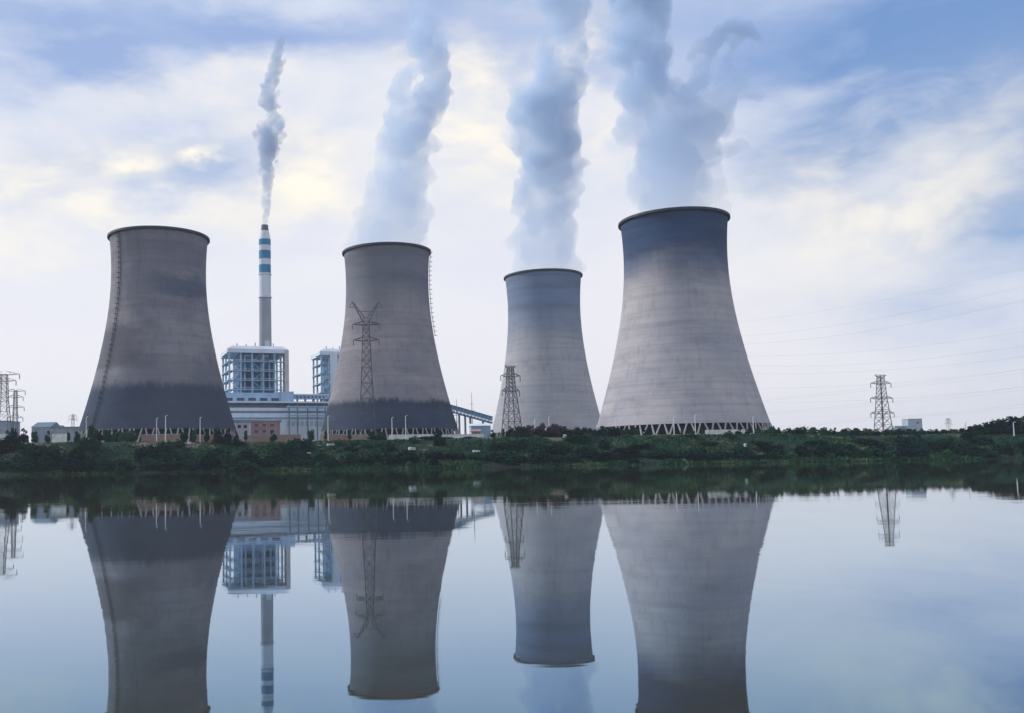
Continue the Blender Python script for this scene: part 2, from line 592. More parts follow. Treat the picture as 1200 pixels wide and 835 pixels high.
def cooling_tower(label, xc, y_base, y_rim, w_base, Y, m, ladder=None, flare=0.0):
    """xc, y_base, w_base: middle, height and width in the photograph of the lower shell edge; Y the distance"""
    pb = at(xc, y_base, Y)
    tower_r = lambda z: tower_r0(z) + flare * z
    X = pb.x
    H = 0.0
    # rim height: the point over the base whose pixel row is y_rim
    lo, hi = 20, 300
    for _ in range(50):
        mid_ = (lo + hi) / 2
        if px_of((X, Y, mid_))[1] > y_rim:
            lo = mid_
        else:
            hi = mid_
    z_rim = lo
    zb = pb.z
    H = z_rim - zb
    Rb = w_base / 2 / F * Y * math.cos(math.atan2(X, Y)) * 0.99
    g0 = 13.2 if X > -60 else 13.2 + 1.4 * float(sm((-60 - X) / 80))
    t = thing('cooling_tower', label, 'cooling tower', (X, Y, g0), 0.0, 'cooling towers of the power plant')
    legh = zb - g0
    prof = [(Rb * tower_r(i / 40), legh + H * i / 40) for i in range(41)]
    inner = [(r - 0.55, z) for r, z in reversed(prof)]
    s = MB().lathe(prof + inner + [prof[0]], 120).build('shell', m, t, True)
    rt = prof[-1][0]
    k = Rb / 46
    ringp = [(rt - 0.4, legh + H - 0.9 * k), (rt + 1.25 * k, legh + H - 0.7 * k), (rt + 1.25 * k, legh + H + 0.5 * k), (rt + 1.0 * k, legh + H + 0.7 * k), (rt - 1.0 * k, legh + H + 0.7 * k), (rt - 1.0 * k, legh + H - .3)]
    rim = MB().lathe(ringp, 120).build('rim', RIM, t)
    # slanting leg pairs under the shell
    n = 44
    rb, rt2 = prof[0][0] + legh * 0.28, prof[0][0] - 0.3
    da = math.pi / n * 0.72
    lm = MB()
    for sgn in (-1, 1):
        lm.bar((rb, rb * 0 + 0, 0), (rt2 * math.cos(da * sgn), rt2 * math.sin(da * sgn), legh + 0.4), 0.45 * k + .08, 0.34 * k + .06, 8)
    leg0 = lm.build('leg', CONC, t)
    for i in range(1, n):
        c_ = leg0.copy()
        link(c_, t)
        c_.rotation_euler.z = 2 * math.pi * i / n
    MB().lathe([(rb + 2, -0.5), (rb + 2, 1.4), (rb + 1.4, 1.4), (rb + 1.4, -0.5)], 96).build('basin', CONC, t)
    MB().lathe([(Rb * 0.93, 0.0), (Rb * 0.93, legh + 1.0)], 72, True).build('fill', DARKIN, t)  # fill drum coloured near black to stand in for the shaded interior
    if ladder:
        az, z0, z1, lmat, off, wid, step = ladder
        ca, sa = math.cos(az), math.sin(az)
        tx, ty = -sa, ca
        q = MB()
        for side in (-1, 1):
            pts = []
            for i in range(31):
                f = z0 + (z1 - z0) * i / 30
                r = Rb * tower_r(f) + off
                pts.append((ca * r + tx * wid * side, sa * r + ty * wid * side, legh + H * f))
            q.path(pts, 0.16)
        hh = z0
        while hh < z1:
            r = Rb * tower_r(hh)
            a_ = [(ca * (r + o) + tx * wid * s_, sa * (r + o) + ty * wid * s_, legh + H * hh) for s_, o in ((-1, off), (-1, off + 1.3), (1, off + 1.3), (1, off))]
            q.path(a_ + a_[:1], 0.15)
            q.bar((ca * (r - .2), sa * (r - .2), legh + H * hh), (ca * (r + off), sa * (r + off), legh + H * hh), 0.13)
            hh += step
        q.build('ladder', lmat, t)
    return t, dict(X=X, Y=Y, z_rim=z_rim, Rt=rt, Rb=Rb, ground=g0, legh=legh, H=H)


BLU = (0.050, 0.064, 0.115)
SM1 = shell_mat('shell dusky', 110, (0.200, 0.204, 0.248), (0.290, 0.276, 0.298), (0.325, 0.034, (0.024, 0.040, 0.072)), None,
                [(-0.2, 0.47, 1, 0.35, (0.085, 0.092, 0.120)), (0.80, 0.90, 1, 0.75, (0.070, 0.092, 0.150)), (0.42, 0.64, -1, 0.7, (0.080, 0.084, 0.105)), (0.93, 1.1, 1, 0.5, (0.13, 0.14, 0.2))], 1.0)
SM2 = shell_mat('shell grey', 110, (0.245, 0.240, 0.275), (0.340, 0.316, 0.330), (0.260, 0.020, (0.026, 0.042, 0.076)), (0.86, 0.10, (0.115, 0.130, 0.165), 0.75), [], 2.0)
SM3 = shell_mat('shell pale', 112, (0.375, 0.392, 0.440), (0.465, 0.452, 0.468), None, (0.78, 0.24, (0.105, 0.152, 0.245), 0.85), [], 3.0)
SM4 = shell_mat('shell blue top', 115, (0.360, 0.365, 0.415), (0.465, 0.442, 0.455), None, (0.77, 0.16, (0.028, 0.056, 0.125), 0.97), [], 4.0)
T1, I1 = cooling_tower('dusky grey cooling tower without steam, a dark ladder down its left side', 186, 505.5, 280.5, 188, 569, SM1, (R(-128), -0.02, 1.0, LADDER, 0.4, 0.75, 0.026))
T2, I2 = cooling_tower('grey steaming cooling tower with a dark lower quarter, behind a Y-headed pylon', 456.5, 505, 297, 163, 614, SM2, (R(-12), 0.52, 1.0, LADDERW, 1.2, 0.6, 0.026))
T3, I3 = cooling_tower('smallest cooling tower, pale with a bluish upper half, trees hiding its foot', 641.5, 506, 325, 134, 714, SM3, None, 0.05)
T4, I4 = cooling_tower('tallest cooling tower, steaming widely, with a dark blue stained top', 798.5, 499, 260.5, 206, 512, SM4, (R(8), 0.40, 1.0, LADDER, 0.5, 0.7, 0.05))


# ------------------------------------------------------------------ chimney
def chimney():
    Y = 960.0
    base = at(311.5, 480, Y)
    X = base.x
    t = thing('chimney', 'tall slim chimney, grey below and white with three blue bands above, behind the boiler house', 'chimney', (X, Y, 13.2))
    z = lambda y: at(311.5, y, Y).z - 13.2
    r = lambda y: (14.6 + (y - 411) * 0.012) / 2 / F * Y
    seg = lambda a, b: [(r(a), z(a)), (r(b), z(b))]
    MB().lathe([(r(520), 0), (r(348), z(348))], 40, True).build('lower_shaft', CHIMG, t, False)
    MB().lathe([(r(348) + 0.02, z(348) + .01), (r(348) + 0.02, z(281)), (4.2, z(271))], 40, True).build('upper_shaft', CHIMW, t)
    rc = r(348) + .02
    for a, b in ((320.6, 311), (304, 294.4), (288, 281.2)):
        MB().lathe([(rc - 0.05, z(a)), (rc + .10, z(a)), (rc + .10, z(b)), (rc - .05, z(b))], 40).build('blue_band', CHIMB, t)
    MB().lathe([(4.15, z(271) - .2), (3.5, z(264)), (3.0, z(264)), (3.0, z(266))], 32, True).build('flue_tip', TIP, t)
    rr = r(400)
    p = MB()
    p.box(rr * 0.1, rr * 0.85, -rr - 2.5, -rr * .6, z(409), z(401))
    p.build('white_platform', CHIMW, t)
    g = MB()
    for y in (349, 322):
        g.lathe([(r(y), z(y) - .4), (r(y) + 0.9, z(y) - .4), (r(y) + 0.9, z(y) + 0.5), (r(y), z(y) + .5)], 32)
    g.build('gallery_ring', CHIMW, t)
    return X, Y, z(264) + 13.2


CHX, CHY, CHZ = chimney()

# ------------------------------------------------------------------ the plant between the first two towers
PA = R(18)
GZ = 13.2


def facing(x, Y, z=GZ):
    p = at(x, 500, Y)
    return (p.x, p.y, z)


def boiler_house(label, x_mid, Y, wide, deep, y_roof, y_low, stair_left):
    """an open steel frame round a blue boiler, under a pale roof box"""
    loc = facing(x_mid, Y)
    t = thing('boiler_house', label, 'boiler house', loc, PA, 'boiler houses of the plant')
    zt = at(x_mid, y_roof, Y).z - GZ
    zl = at(x_mid, y_low, Y).z - GZ
    hw, hd = wide / 2, deep / 2
    rh = 6.5
    # roof: box with slanting shoulders
    rf = MB()
    vs = [(-hw - 2, -hd - 2, zt - rh), (hw + 2, -hd - 2, zt - rh), (hw + 2, hd, zt - rh), (-hw - 2, hd, zt - rh),
          (-hw - 2, -hd - 2, zt - rh * .45), (hw + 2, -hd - 2, zt - rh * .45), (hw + 2, hd, zt - rh * .45), (-hw - 2, hd, zt - rh * .45),
          (-hw + 3, -hd + 2, zt), (hw - 2, -hd + 2, zt), (hw - 2, hd - 4, zt), (-hw + 3, hd - 4, zt)]
    rf.add(vs, [(3, 2, 1, 0), (0, 1, 5, 4), (1, 2, 6, 5), (2, 3, 7, 6), (3, 0, 4, 7), (4, 5, 9, 8), (5, 6, 10, 9), (6, 7, 11, 10), (7, 4, 8, 11), (8, 9, 10, 11)])
    roof = rf.build('roof', WHITE, t)
    v = MB()
    for i in range(5):
        x = -hw * .7 + hw * 1.3 * i / 4
        v.bar((x, -hd + 5, zt - .2), (x, -hd + 5, zt + random.uniform(1.5, 4.5)), 0.5)
    v.build('vent_pipe', SHADEB, roof)
    MB().box(-hw + 9, hw - 9, -hd + 5, hd - 3, zl - 30, zt - rh).build('boiler', MIDB, t)
    for x0, x1, z0, z1 in ((-hw + 12, -2, zl + 5, zl + 20), (2, hw - 12, zl + 3, zl + 22)):
        d = MB()
        d.box(x0, x1, -hd + 4.4, -hd + 4.9, z0, z1)
        d.build('boiler_casing', DARKB, t)
    nx = 6
    for i in range(nx):
        x = -hw + wide * i / (nx - 1)
        for yy in (-hd, 0, hd - 3):
            if yy != -hd and i not in (0, nx - 1):
                continue
            MB().box(x - .75, x + .75, yy - .75, yy + .75, 0, zt - rh).build('column', FRAMEB, t)
    fl = 4
    for j in range(fl):
        z = zl + (zt - rh - zl) * j / fl + 1
        f = MB()
        f.box(-hw - 1.5, hw + 1.5, -hd - 1.5, -hd + 2, z, z + 0.7)
        f.box(-hw - 1.5, -hw + 4, -hd + 2.1, hd - 2, z, z + 0.7)
        dk = f.build('deck', FRAMEB, t)
        rl = MB()
        rl.box(-hw - 1.5, hw + 1.5, -hd - 1.5, -hd - 1.35, z + 1.9, z + 2.1)
        rl.box(-hw - 1.5, -hw - 1.35, -hd - 1.3, hd - 2, z + 1.9, z + 2.1)
        for i in range(15):
            x = -hw - 1.4 + (wide + 2.8) * i / 14
            rl.box(x - .08, x + .08, -hd - 1.45, -hd - 1.3, z + .9, z + 1.9)
        rl.build('railing', WHITE, dk)
    br = MB()
    dz = (zt - rh - zl) / fl
    for i in (0, 2, 4):
        x0 = -hw + wide * i / (nx - 1)
        x1 = -hw + wide * (i + 1) / (nx - 1)
        for j in range(fl):
            a, b = (x0, x1) if (i + j) % 2 else (x1, x0)
            br.bar((a, -hd + .1, zl + dz * j + 1), (b, -hd + .1, zl + dz * (j + 1) + 1), 0.35)
    for j in range(fl + 1):
        br.bar((-hw, -hd + .1, zl + dz * j + 1), (hw, -hd + .1, zl + dz * j + 1), 0.25)
    br.build('bracing_lattice', FRAMEB, t)
    pp = MB()
    for i in range(4):
        x = -hw + 14 + i * (wide - 28) / 3
        pp.bar((x, -hd + 3, zl), (x, -hd + 3, zt - rh - 2 - 4 * (i % 2)), 1.0, n=8)
        pp.bar((x, -hd + 3, zt - rh - 2 - 4 * (i % 2)), (x + 7, -hd + 3, zt - rh - 2 - 4 * (i % 2)), 1.0, n=8)
    pp.build('duct_pipe', PALEB, t)
    if stair_left:
        MB().box(-hw + 8, -hw + 15, -hd - 2.5, -hd + 5, 0, zt - rh * .6).build('stair_tower', WHITE, t)
    else:
        MB().box(hw - 1, hw + 2.6, -hd - 2.5, -hd + 7, 0, zt - rh * .55).build('stair_tower', BEIGE, t)
    return t


boiler_house('larger boiler house with white hipped roof and open blue steel floors, below the chimney', 297.5, 850, 50, 44, 409, 460, False)
boiler_house('smaller boiler house with a narrow white stair shaft, half hidden behind the grey cooling tower', 396, 905, 40, 36, 411.5, 463, True)


def turbine_hall():
    """long stepped hall in front of the boilers"""
    Y = 812.0
    loc = facing(325, Y)
    t = thing('turbine_hall', 'long stepped white and pale blue hall in front of the boiler houses', 'hall', loc, PA)
    z = lambda y: at(325, y, Y).z - GZ
    X = lambda x: (at(x, 480, Y).x - loc[0]) / math.cos(PA)
    x0, x1 = X(255), X(392)
    b = MB()
    b.box(x0, X(331), 10.02, 34, 0, z(458.5))
    b.box(X(331) + .02, X(346), 8, 34, 0, z(457))
    b.build('bunker_bay', PALEB, t)
    for k in range(5):
        xc = X(273 + k * 13)
        f = MB().box(xc - 3.3, xc + 3.3, 9.8, 10.0, z(468), z(464.7)).build('window', DARKB, t)
    MB().box(x0, x1, 4, 9.9, z(476.5), z(471.5)).build('roof_strip', SHADEB, t)
    MB().box(x0, x1, 0, 9.95, 0, z(477)).build('main_wall', WHITE, t)
    MB().box(x0, x1, -.8, 12, z(471.4), z(469.5)).build('roof', WHITE, t)
    MB().box(x0, x1, -0.25, -.02, z(483), z(480.8)).build('window_band', SHADEB, t)
    MB().box(x0, x1, -6, -.3, 0, z(490)).build('annex_wall', WHITE, t)
    MB().box(x0, x1, -6.7, -.3, z(490) + .02, z(490) + 1.1).build('annex_roof', FRAMEB, t)
    MB().box(x0, X(328), -6.2, -6.02, z(494.5), z(491.8)).build('window_band', SHADEB, t)
    for xx in (336, 345.5, 357, 368, 377):
        c = MB()
        c.box(X(xx) - .5, X(xx) + .5, -9, -8, 0, z(474))
        c.box(X(xx) - .45, X(xx) + .45, -8, 4, z(474) - 1, z(474) - .02)
        c.build('pipe_support', SHADEB, t)
    p = MB()
    for yy, rr in ((477, .8), (486.5, .6)):
        p.bar((X(333), -8.5, z(yy)), (X(385), -8.5, z(yy)), rr, n=8)
    p.build('duct_pipe', FRAMEB, t)
    for k in range(9):
        xx = X(336 + k * 5.2)
        MB().box(xx - 1.3, xx + 1.3, -6.25, -6.02, z(499), z(493.5)).build('panel', PALEB, t)


turbine_hall()


def gallery():
    """covered conveyor bridge joining the boiler houses"""
    Y = 842.0
    loc = facing(364, Y)
    t = thing('conveyor_gallery', 'covered white conveyor gallery on legs joining the two boiler houses', 'conveyor', loc, PA)
    z = lambda y: at(364, y, Y).z - GZ
    X = lambda x: (at(x, 480, Y).x - loc[0]) / math.cos(PA)
    MB().box(X(345), X(384), -3, 3, z(467), z(462.6)).build('gallery_body', PALEB, t)
    MB().box(X(345), X(384), -3.6, 3.6, z(462.5), z(461.3)).build('roof', WHITE, t)
    for xx in (349, 358, 367, 376):
        MB().box(X(xx) - .7, X(xx) + .7, -1, 1, 0, z(467.1)).build('support_leg', SHADEB, t)
    for k in range(8):
        xx = X(348 + k * 4.3)
        MB().box(xx - .9, xx + .9, -3.2, -3.02, z(465.7), z(463.8)).build('window', DARKB, t)


gallery()


def coal_conveyor():
    """inclined blue truss bridge right of the second tower"""
    Y = 760.0
    loc = facing(556, Y)
    t = thing('coal_conveyor', 'inclined blue truss conveyor descending to the right between two cooling towers', 'conveyor', loc, R(4))
    P = lambda x, y: Vector(((at(x, y, Y).x - loc[0]), 0, at(x, y, Y).z - GZ))
    a0, b0, a1, b1 = P(520, 472), P(577, 488), P(520, 479.5), P(577, 495)
    for nm, (p, q) in (('top_chord', (a0, b0)), ('bottom_chord', (a1, b1))):
        m = MB()
        for yy in (-2.5, 2.5):
            m.bar(p + Vector((0, yy, 0)), q + Vector((0, yy, 0)), 0.6)
        m.build(nm, MIDB, t)
    w_ = MB()
    n = 14
    for i in range(n):
        for yy in (-2.5, 2.5):
            o = Vector((0, yy, 0))
            w_.bar(a0.lerp(b0, i / n) + o, a1.lerp(b1, (i + 1) / n) + o, 0.28)
            w_.bar(a0.lerp(b0, i / n) + o, a1.lerp(b1, i / n) + o, 0.28)
        for u, v in ((a0, b0), (a1, b1)):
            w_.bar(u.lerp(v, i / n) + Vector((0, -2.5, 0)), u.lerp(v, i / n) + Vector((0, 2.5, 0)), 0.25)
    w_.build('web_lattice', MIDB, t)
    s = MB()
    for k in range(2):
        p, q = (a0, b0)
    v = [a0 + Vector((0, -2.2, -.6)), b0 + Vector((0, -2.2, -.6)), b0 + Vector((0, 2.2, -.6)), a0 + Vector((0, 2.2, -.6))]
    s.add(v + [q - Vector((0, 0, 2.0)) for q in v], [(0, 1, 2, 3), (7, 6, 5, 4), (0, 4, 5, 1), (1, 5, 6, 2), (2, 6, 7, 3), (3, 7, 4, 0)])
    s.build('belt_housing', PALEB, t)
    for x in (538, 545, 551, 566):
        zz = a1.lerp(b1, (x - 520) / 57).z
        m = MB()
        for yy in (-2.4, 2.4):
            m.bar((P(x, 490).x, yy, 0), (P(x, 490).x, yy * .8, zz), 0.7)
        m.build('trestle_leg', SHADEB, t)


coal_conveyor()


def simple_building(name, label, cat, x0, x1, y_top, Y, depth, wall_m, roof_m, rz=0.0, gable=0.0, windows=(), group=None, roof_over=0.6):
    """a block with a roof slab or gable and window openings; windows: (px, py, w_m, h_m)"""
    xm = (x0 + x1) / 2
    loc = facing(xm, Y, GZ - .3 if Y > 480 else None or GZ - .3)
    t = thing(name, label, cat, loc, rz, group)
    hw = (at(x1, 500, Y).x - at(x0, 500, Y).x) / 2 / max(0.5, math.cos(rz))
    zt = at(xm, y_top, Y).z - loc[2]
    MB().box(-hw, hw, 0, depth, 0, zt - gable).build('wall', wall_m, t)
    o = roof_over
    if gable:
        vs = [(-hw - o, -o, zt - gable), (hw + o, -o, zt - gable), (hw + o, depth + o, zt - gable), (-hw - o, depth + o, zt - gable), (-hw - o, depth / 2, zt), (hw + o, depth / 2, zt)]
        MB().add(vs, [(3, 2, 1, 0), (0, 1, 5, 4), (2, 3, 4, 5), (1, 2, 5), (3, 0, 4)]).build('roof', roof_m, t)
    else:
        MB().box(-hw - o, hw + o, -o, depth + o, zt, zt + 0.5).build('roof', roof_m, t)
    for px, py, ww, hh in windows:
        p = at(px, py, Y)
        x = (p.x - loc[0]) / max(0.5, math.cos(rz))
        z = p.z - loc[2]
        f = MB()
        f.box(x - ww / 2 - .22, x - ww / 2, -.12, .0, z - hh / 2, z + hh / 2)
        f.box(x + ww / 2, x + ww / 2 + .22, -.12, .0, z - hh / 2, z + hh / 2)
        f.box(x - ww / 2 - .22, x + ww / 2 + .22, -.12, 0, z + hh / 2, z + hh / 2 + .22)
        f.box(x - ww / 2 - .3, x + ww / 2 + .3, -.25, 0, z - hh / 2 - .25, z - hh / 2)
        fo = f.build('window', PINKW, t)
        MB().box(x - ww / 2, x + ww / 2, -.05, -.01, z - hh / 2, z + hh / 2).build('pane', GLASS, fo)
    return t


simple_building('office_building', 'two storey pink office building below the boiler house', 'building', 294, 325, 493, 600, 14, PINK, PINKW,
                windows=[(x, y, 2.6, 2.0) for y in (497.5, 504.5) for x in (300.5, 309.7, 319)])
simple_building('gatehouse', 'small pale gatehouse left of the pink office building', 'building', 276, 292, 494.5, 620, 10, WHITE, FRAMEB,
                windows=[(280.5, 499, 2.0, 1.8), (287.5, 499, 2.0, 1.8)])
simple_building('shed', 'pale blue shed under the end of the inclined truss conveyor', 'shed', 552, 575, 495, 720, 16, PALEB, WHITE, gable=2.0)
simple_building('shed', 'low shed with a dull red roof beside the trestle legs of the conveyor', 'shed', 553, 563, 502, 640, 8, CREAM, PINK, gable=1.5)
simple_building('shed', 'teal roofed warehouse at the far left of the site', 'shed', 37, 58, 493, 800, 30, GREYB, FARROOF, gable=5.0)
simple_building('shed', 'smaller teal shed right of the teal roofed warehouse', 'shed', 58, 68, 497, 830, 22, FARB, FARROOF, gable=3.0)
simple_building('workshop', 'long low grey workshop left of the dusky cooling tower', 'building', 66, 96, 500, 700, 16, GREYB, FARB)
simple_building('workshop', 'pale bluish workshop behind the lattice pylons at the left edge', 'building', -12, 12, 493, 760, 20, FARB, WHITE)
simple_building('apartment_block', 'hazy pale tower block far beyond the right bank', 'building', 1064.5, 1081, 490, 1800, 22, FARB, FARB,
                windows=[(1075.5, 494.5, 4.5, 3.5)])
simple_building('apartment_block', 'low hazy block left of the pale tower block', 'building', 1049, 1064, 498.5, 1780, 22, FARB, FARB)
simple_building('pump_house', 'small ruined pinkish house among trees before the smallest cooling tower', 'building', 634, 641, 501, 500, 5, PINK, PINKW, gable=1.2)


# ------------------------------------------------------------------ walls along the crest of the bank
def wall_run(label, x0, x1, y_top, m, Y=458.0, capm=None, cat='wall', name='perimeter_wall'):
    a, b = at(x0, 512, Y), at(x1, 512, Y)
    zt = at((x0 + x1) / 2, y_top, Y).z
    g = min(gz(a.x, Y), gz(b.x, Y)) - .6
    t = thing(name, label, cat, ((a.x + b.x) / 2, Y, g), 0)
    hw = (b.x - a.x) / 2
    MB().box(-hw, hw, -.15, .15, 0, zt - g - .25).build('wall', m, t)
    MB().box(-hw - .05, hw + .05, -.25, .25, zt - g - .25, zt - g).build('coping', capm or CONC, t)
    n = max(2, int(hw * 2 / 6))
    for i in range(n + 1):
        x = -hw + 2 * hw * i / n
        MB().box(x - .25, x + .25, -.3, -.155, 0, zt - g - .26).build('pier', m, t)
    return t


wall_run('long brick wall below the dusky cooling tower, its left stretch', 166, 212, 507.8, BRICK)
wall_run('brick wall below the right foot of the dusky cooling tower', 230, 272, 508.2, BRICK)
wall_run('brick wall below the pink office building', 287, 352, 508.6, BRICK)
wall_run('short brick wall below the left foot of the grey cooling tower', 379, 408, 508.0, BRICK)
wall_run('weathered cream wall below the grey cooling tower', 408.5, 438, 508.2, CREAM)
wall_run('bright white wall below the right half of the grey cooling tower', 456, 509, 508.2, WALLW, capm=WALLW)
wall_run('bright white wall below the inclined truss conveyor', 518, 567, 508.0, WALLW, capm=WALLW)
wall_run('short white wall before the legs of the tallest cooling tower', 827, 873, 502.6, WALLW, 462, WALLW)
wall_run('pale broken wall at the left of the site below the workshop', 62, 78, 507.5, WALLW, 452, WALLW)
wall_run('low white wall stub at the left edge under the lattice pylons', 0, 6, 507.5, WALLW, 452, WALLW)


# ------------------------------------------------------------------ pylons, poles and lines
TIPS = {}


def lattice(q, w0, w1, z0, z1, n, r):
    """X bracing on the four faces of a tapering square tower"""
    for i in range(n):
        a, b = i / n, (i + 1) / n
        za, zb = z0 + (z1 - z0) * a, z0 + (z1 - z0) * b
        wa, wb = w0 + (w1 - w0) * a, w0 + (w1 - w0) * b
        ca = [(-wa, -wa, za), (wa, -wa, za), (wa, wa, za), (-wa, wa, za)]
        cb = [(-wb, -wb, zb), (wb, -wb, zb), (wb, wb, zb), (-wb, wb, zb)]
        for k in range(4):
            j = (k + 1) % 4
            q.bar(ca[k], cb[j], r)
            q.bar(ca[j], cb[k], r)
            q.bar(cb[k], cb[j], r)


def pylon(key, label, x, y_top, Y, w_base, w_waist, y_waist, w_top, arms, head=None, rz=0.2, m=None, r=0.2, y_base=None):
    """widths in metres; arms = [(pixel row, half span in metres)]"""
    m = m or STEEL
    p = at(x, 490, Y)
    g = 13.2 + (1.4 if p.x < -140 else 0)
    t = thing('lattice_pylon', label, 'pylon', (p.x, Y, g), rz, 'lattice pylons around the plant')
    z = lambda y: at(x, y, Y).z - g
    zt, zw = z(y_top), z(y_waist)
    h0, hw, ht = w_base / 2, w_waist / 2, w_top / 2
    zk = zt if head != 'Y' else z(arms[0][0]) + 2
    for sx in (-1, 1):
        for sy in (-1, 1):
            MB().bar((sx * h0, sy * h0, 0), (sx * hw, sy * hw, zw), r * 1.5).bar((sx * hw, sy * hw, zw), (sx * ht, sy * ht, zk), r * 1.3).build('leg', m, t)
    q = MB()
    lattice(q, h0, hw, 0, zw, 5, r * .8)
    lattice(q, hw, ht, zw, zk, 6, r * .75)
    q.build('bracing_lattice', m, t)
    tips = []
    for row, span in arms:
        za = z(row)
        wz = ht + (hw - ht) * max(0, (zk - za) / max(.1, zk - zw))
        q = MB()
        for s in (-1, 1):
            tip = (s * span, 0, za + .4)
            for sy in (-1, 1):
                q.bar((s * wz, sy * wz, za), tip, r)
                q.bar((s * wz, sy * wz, za + 2.0), tip, r)
            for f in (.3, .6):
                q.bar((s * (wz + (span - wz) * f), -wz * (1 - f), za + .4 * f), (s * (wz + (span - wz) * f), -wz * (1 - f), za + 2.0 * (1 - f) + .4 * f), r * .7)
        q.bar((-wz, -wz, za), (wz, -wz, za), r).bar((-wz, wz, za), (wz, wz, za), r)
        arm = q.build('cross_arm', m, t)
        for s in (-1, 1):
            q = MB()
            L = 2.6 if span > 4 else 1.6
            q.bar((s * span, 0, za + .3), (s * span, 0, za - L), .16, n=6)
            for k in range(5):
                q.bar((s * span, 0, za - L * k / 5 - .2), (s * span, 0, za - L * k / 5 - .45), .34, n=8)
            q.build('insulator', STEELP, arm)
            tips.append(Matrix.Translation((p.x, Y, g)) @ Matrix.Rotation(rz, 4, 'Z') @ Vector((s * span, 0, za - L)))
    if head == 'Y':
        q = MB()
        hx = (arms[0][1])
        for s in (-1, 1):
            for sy in (-1, 1):
                q.bar((s * ht, sy * ht, zk), (s * hx * 1.0, sy * .3, zt), r * 1.2)
                q.bar((s * ht * .2, sy * ht, zk + 1.5), (s * hx * .9, sy * .3, zt - .6), r)
            for k in range(5):
                f = k / 5
                q.bar((s * (ht + (hx - ht) * f), -ht * (1 - f), zk + (zt - zk) * f), (s * (ht * .2 + (hx * .9 - ht * .2) * (f + .15)), ht * (1 - f), zk + 1.5 + (zt - zk - 2.1) * (f + .15)), r * .8)
            q.bar((s * hx, 0, zt), (s * (hx + 1.6), 0, zt - 3.4), r)
            q.bar((s * hx * .75, 0, zk + (zt - zk) * .72), (s * (hx + 1.6), 0, zt - 3.4), r)
        q.bar((-hx * .55, 0, zk + (zt - zk) * .5), (hx * .55, 0, zk + (zt - zk) * .5), r)
        q.build('horn_frame', m, t)
    elif head == 'T':
        q = MB()
        s2 = arms[0][1] * .55
        for s in (-1, 1):
            q.bar((0, 0, zt - 1.5), (s * s2, 0, zt + .6), r * 1.2)
            q.bar((s * ht, 0, zt - 2.4), (s * s2, 0, zt + .6), r)
        q.bar((-s2, 0, zt + .6), (s2, 0, zt + .6), r)
        q.build('peak', m, t)
    TIPS[key] = tips
    return t


pylon('grey', 'tall Y-headed lattice pylon standing before the grey cooling tower', 430.5, 353.5, 520, 9.5, 5.4, 430, 3.4, [(381, 7.6), (399.5, 7.2)], 'Y', 0.05, STEEL, 0.20)
pylon('pale', 'lattice pylon with three arms before the smallest cooling tower', 599.5, 429, 520, 9.5, 4.2, 457, 2.6, [(440.5, 6.0), (458, 5.4)], 'T', 0.35, STEEL, 0.17)
pylon('right', 'lattice pylon with three wide arms standing alone on the right bank', 1034.5, 439.5, 650, 9.2, 5.2, 470, 3.0, [(449, 8.4), (466.5, 9.2), (484, 9.6)], 'T', 0.25, STEEL, 0.17)
pylon('edge', 'wide lattice pylon cut off by the left edge of the photo', 4, 438, 560, 9.5, 4.6, 470, 3.4, [(438.5, 9.0), (446, 7)], None, 0.1, STEELP, 0.15)
pylon('slim', 'slim four armed lattice pylon right of the pylon at the left edge', 17.8, 456.5, 700, 4.4, 2.6, 480, 2.0, [(458, 7.0), (465, 5.6), (477, 6.4), (489, 5.6)], None, 0.1, STEELP, 0.15)
pylon('tiny', 'tiny distant pylon beyond the tall lamp posts of the right bank', 1111, 489, 1500, 6, 4, 495, 3, [(491.5, 7), (495.5, 8)], None, 0.4, STEELP, 0.09)
pylon('tinyleft', 'tiny distant pylon just left of the dusky cooling tower', 85.5, 484.5, 1300, 5, 3.5, 492, 2.4, [(487, 5), (491, 5.5)], None, 0.4, STEELP, 0.17)


def mast(label, x, y_top, Y, r=.3):
    p = at(x, 500, Y)
    t = thing('radio_mast', label, 'mast', (p.x, Y, GZ))
    zt = at(x, y_top, Y).z - GZ
    MB().bar((0, 0, 0), (0, 0, zt), r * 1.8, r * .5, 6).build('pole', SHADEB, t)
    q = MB()
    for f, s in ((.55, 3.2), (.68, 2.4), (.8, 1.6)):
        q.bar((-s, 0, zt * f), (s, 0, zt * f), r * .7)
    q.build('cross_arm', SHADEB, t)


mast('thin mast rising behind the inclined truss conveyor', 553.5, 459, 780)
mast('shorter mast by the right edge of the grey cooling tower', 535.5, 467, 770)


def lamp_post(label, x, y_top, y_low, Y=456.0, head=1, group='pale lamp posts along the crest of the bank'):
    p = at(x, y_low, Y)
    g = min(gz(p.x, Y), p.z) - 0.2
    t = thing('lamp_post', label, 'lamp post', (p.x, Y, g), random.uniform(-.5, .5), group)
    zt = at(x, y_top, Y).z - g
    MB().bar((0, 0, 0), (0, 0, zt), 0.26, 0.16, 8).build('pole', POLE, t)
    MB().bar((0, 0, zt - .15), (.5 * head, 0, zt + .1), 0.09).build('arm', POLE, t)
    q = MB()
    q.box(min(.3 * head, .9 * head), max(.3 * head, .9 * head), -.2, .2, zt + .02, zt + .26)
    q.build('lamp_head', POLE, t)


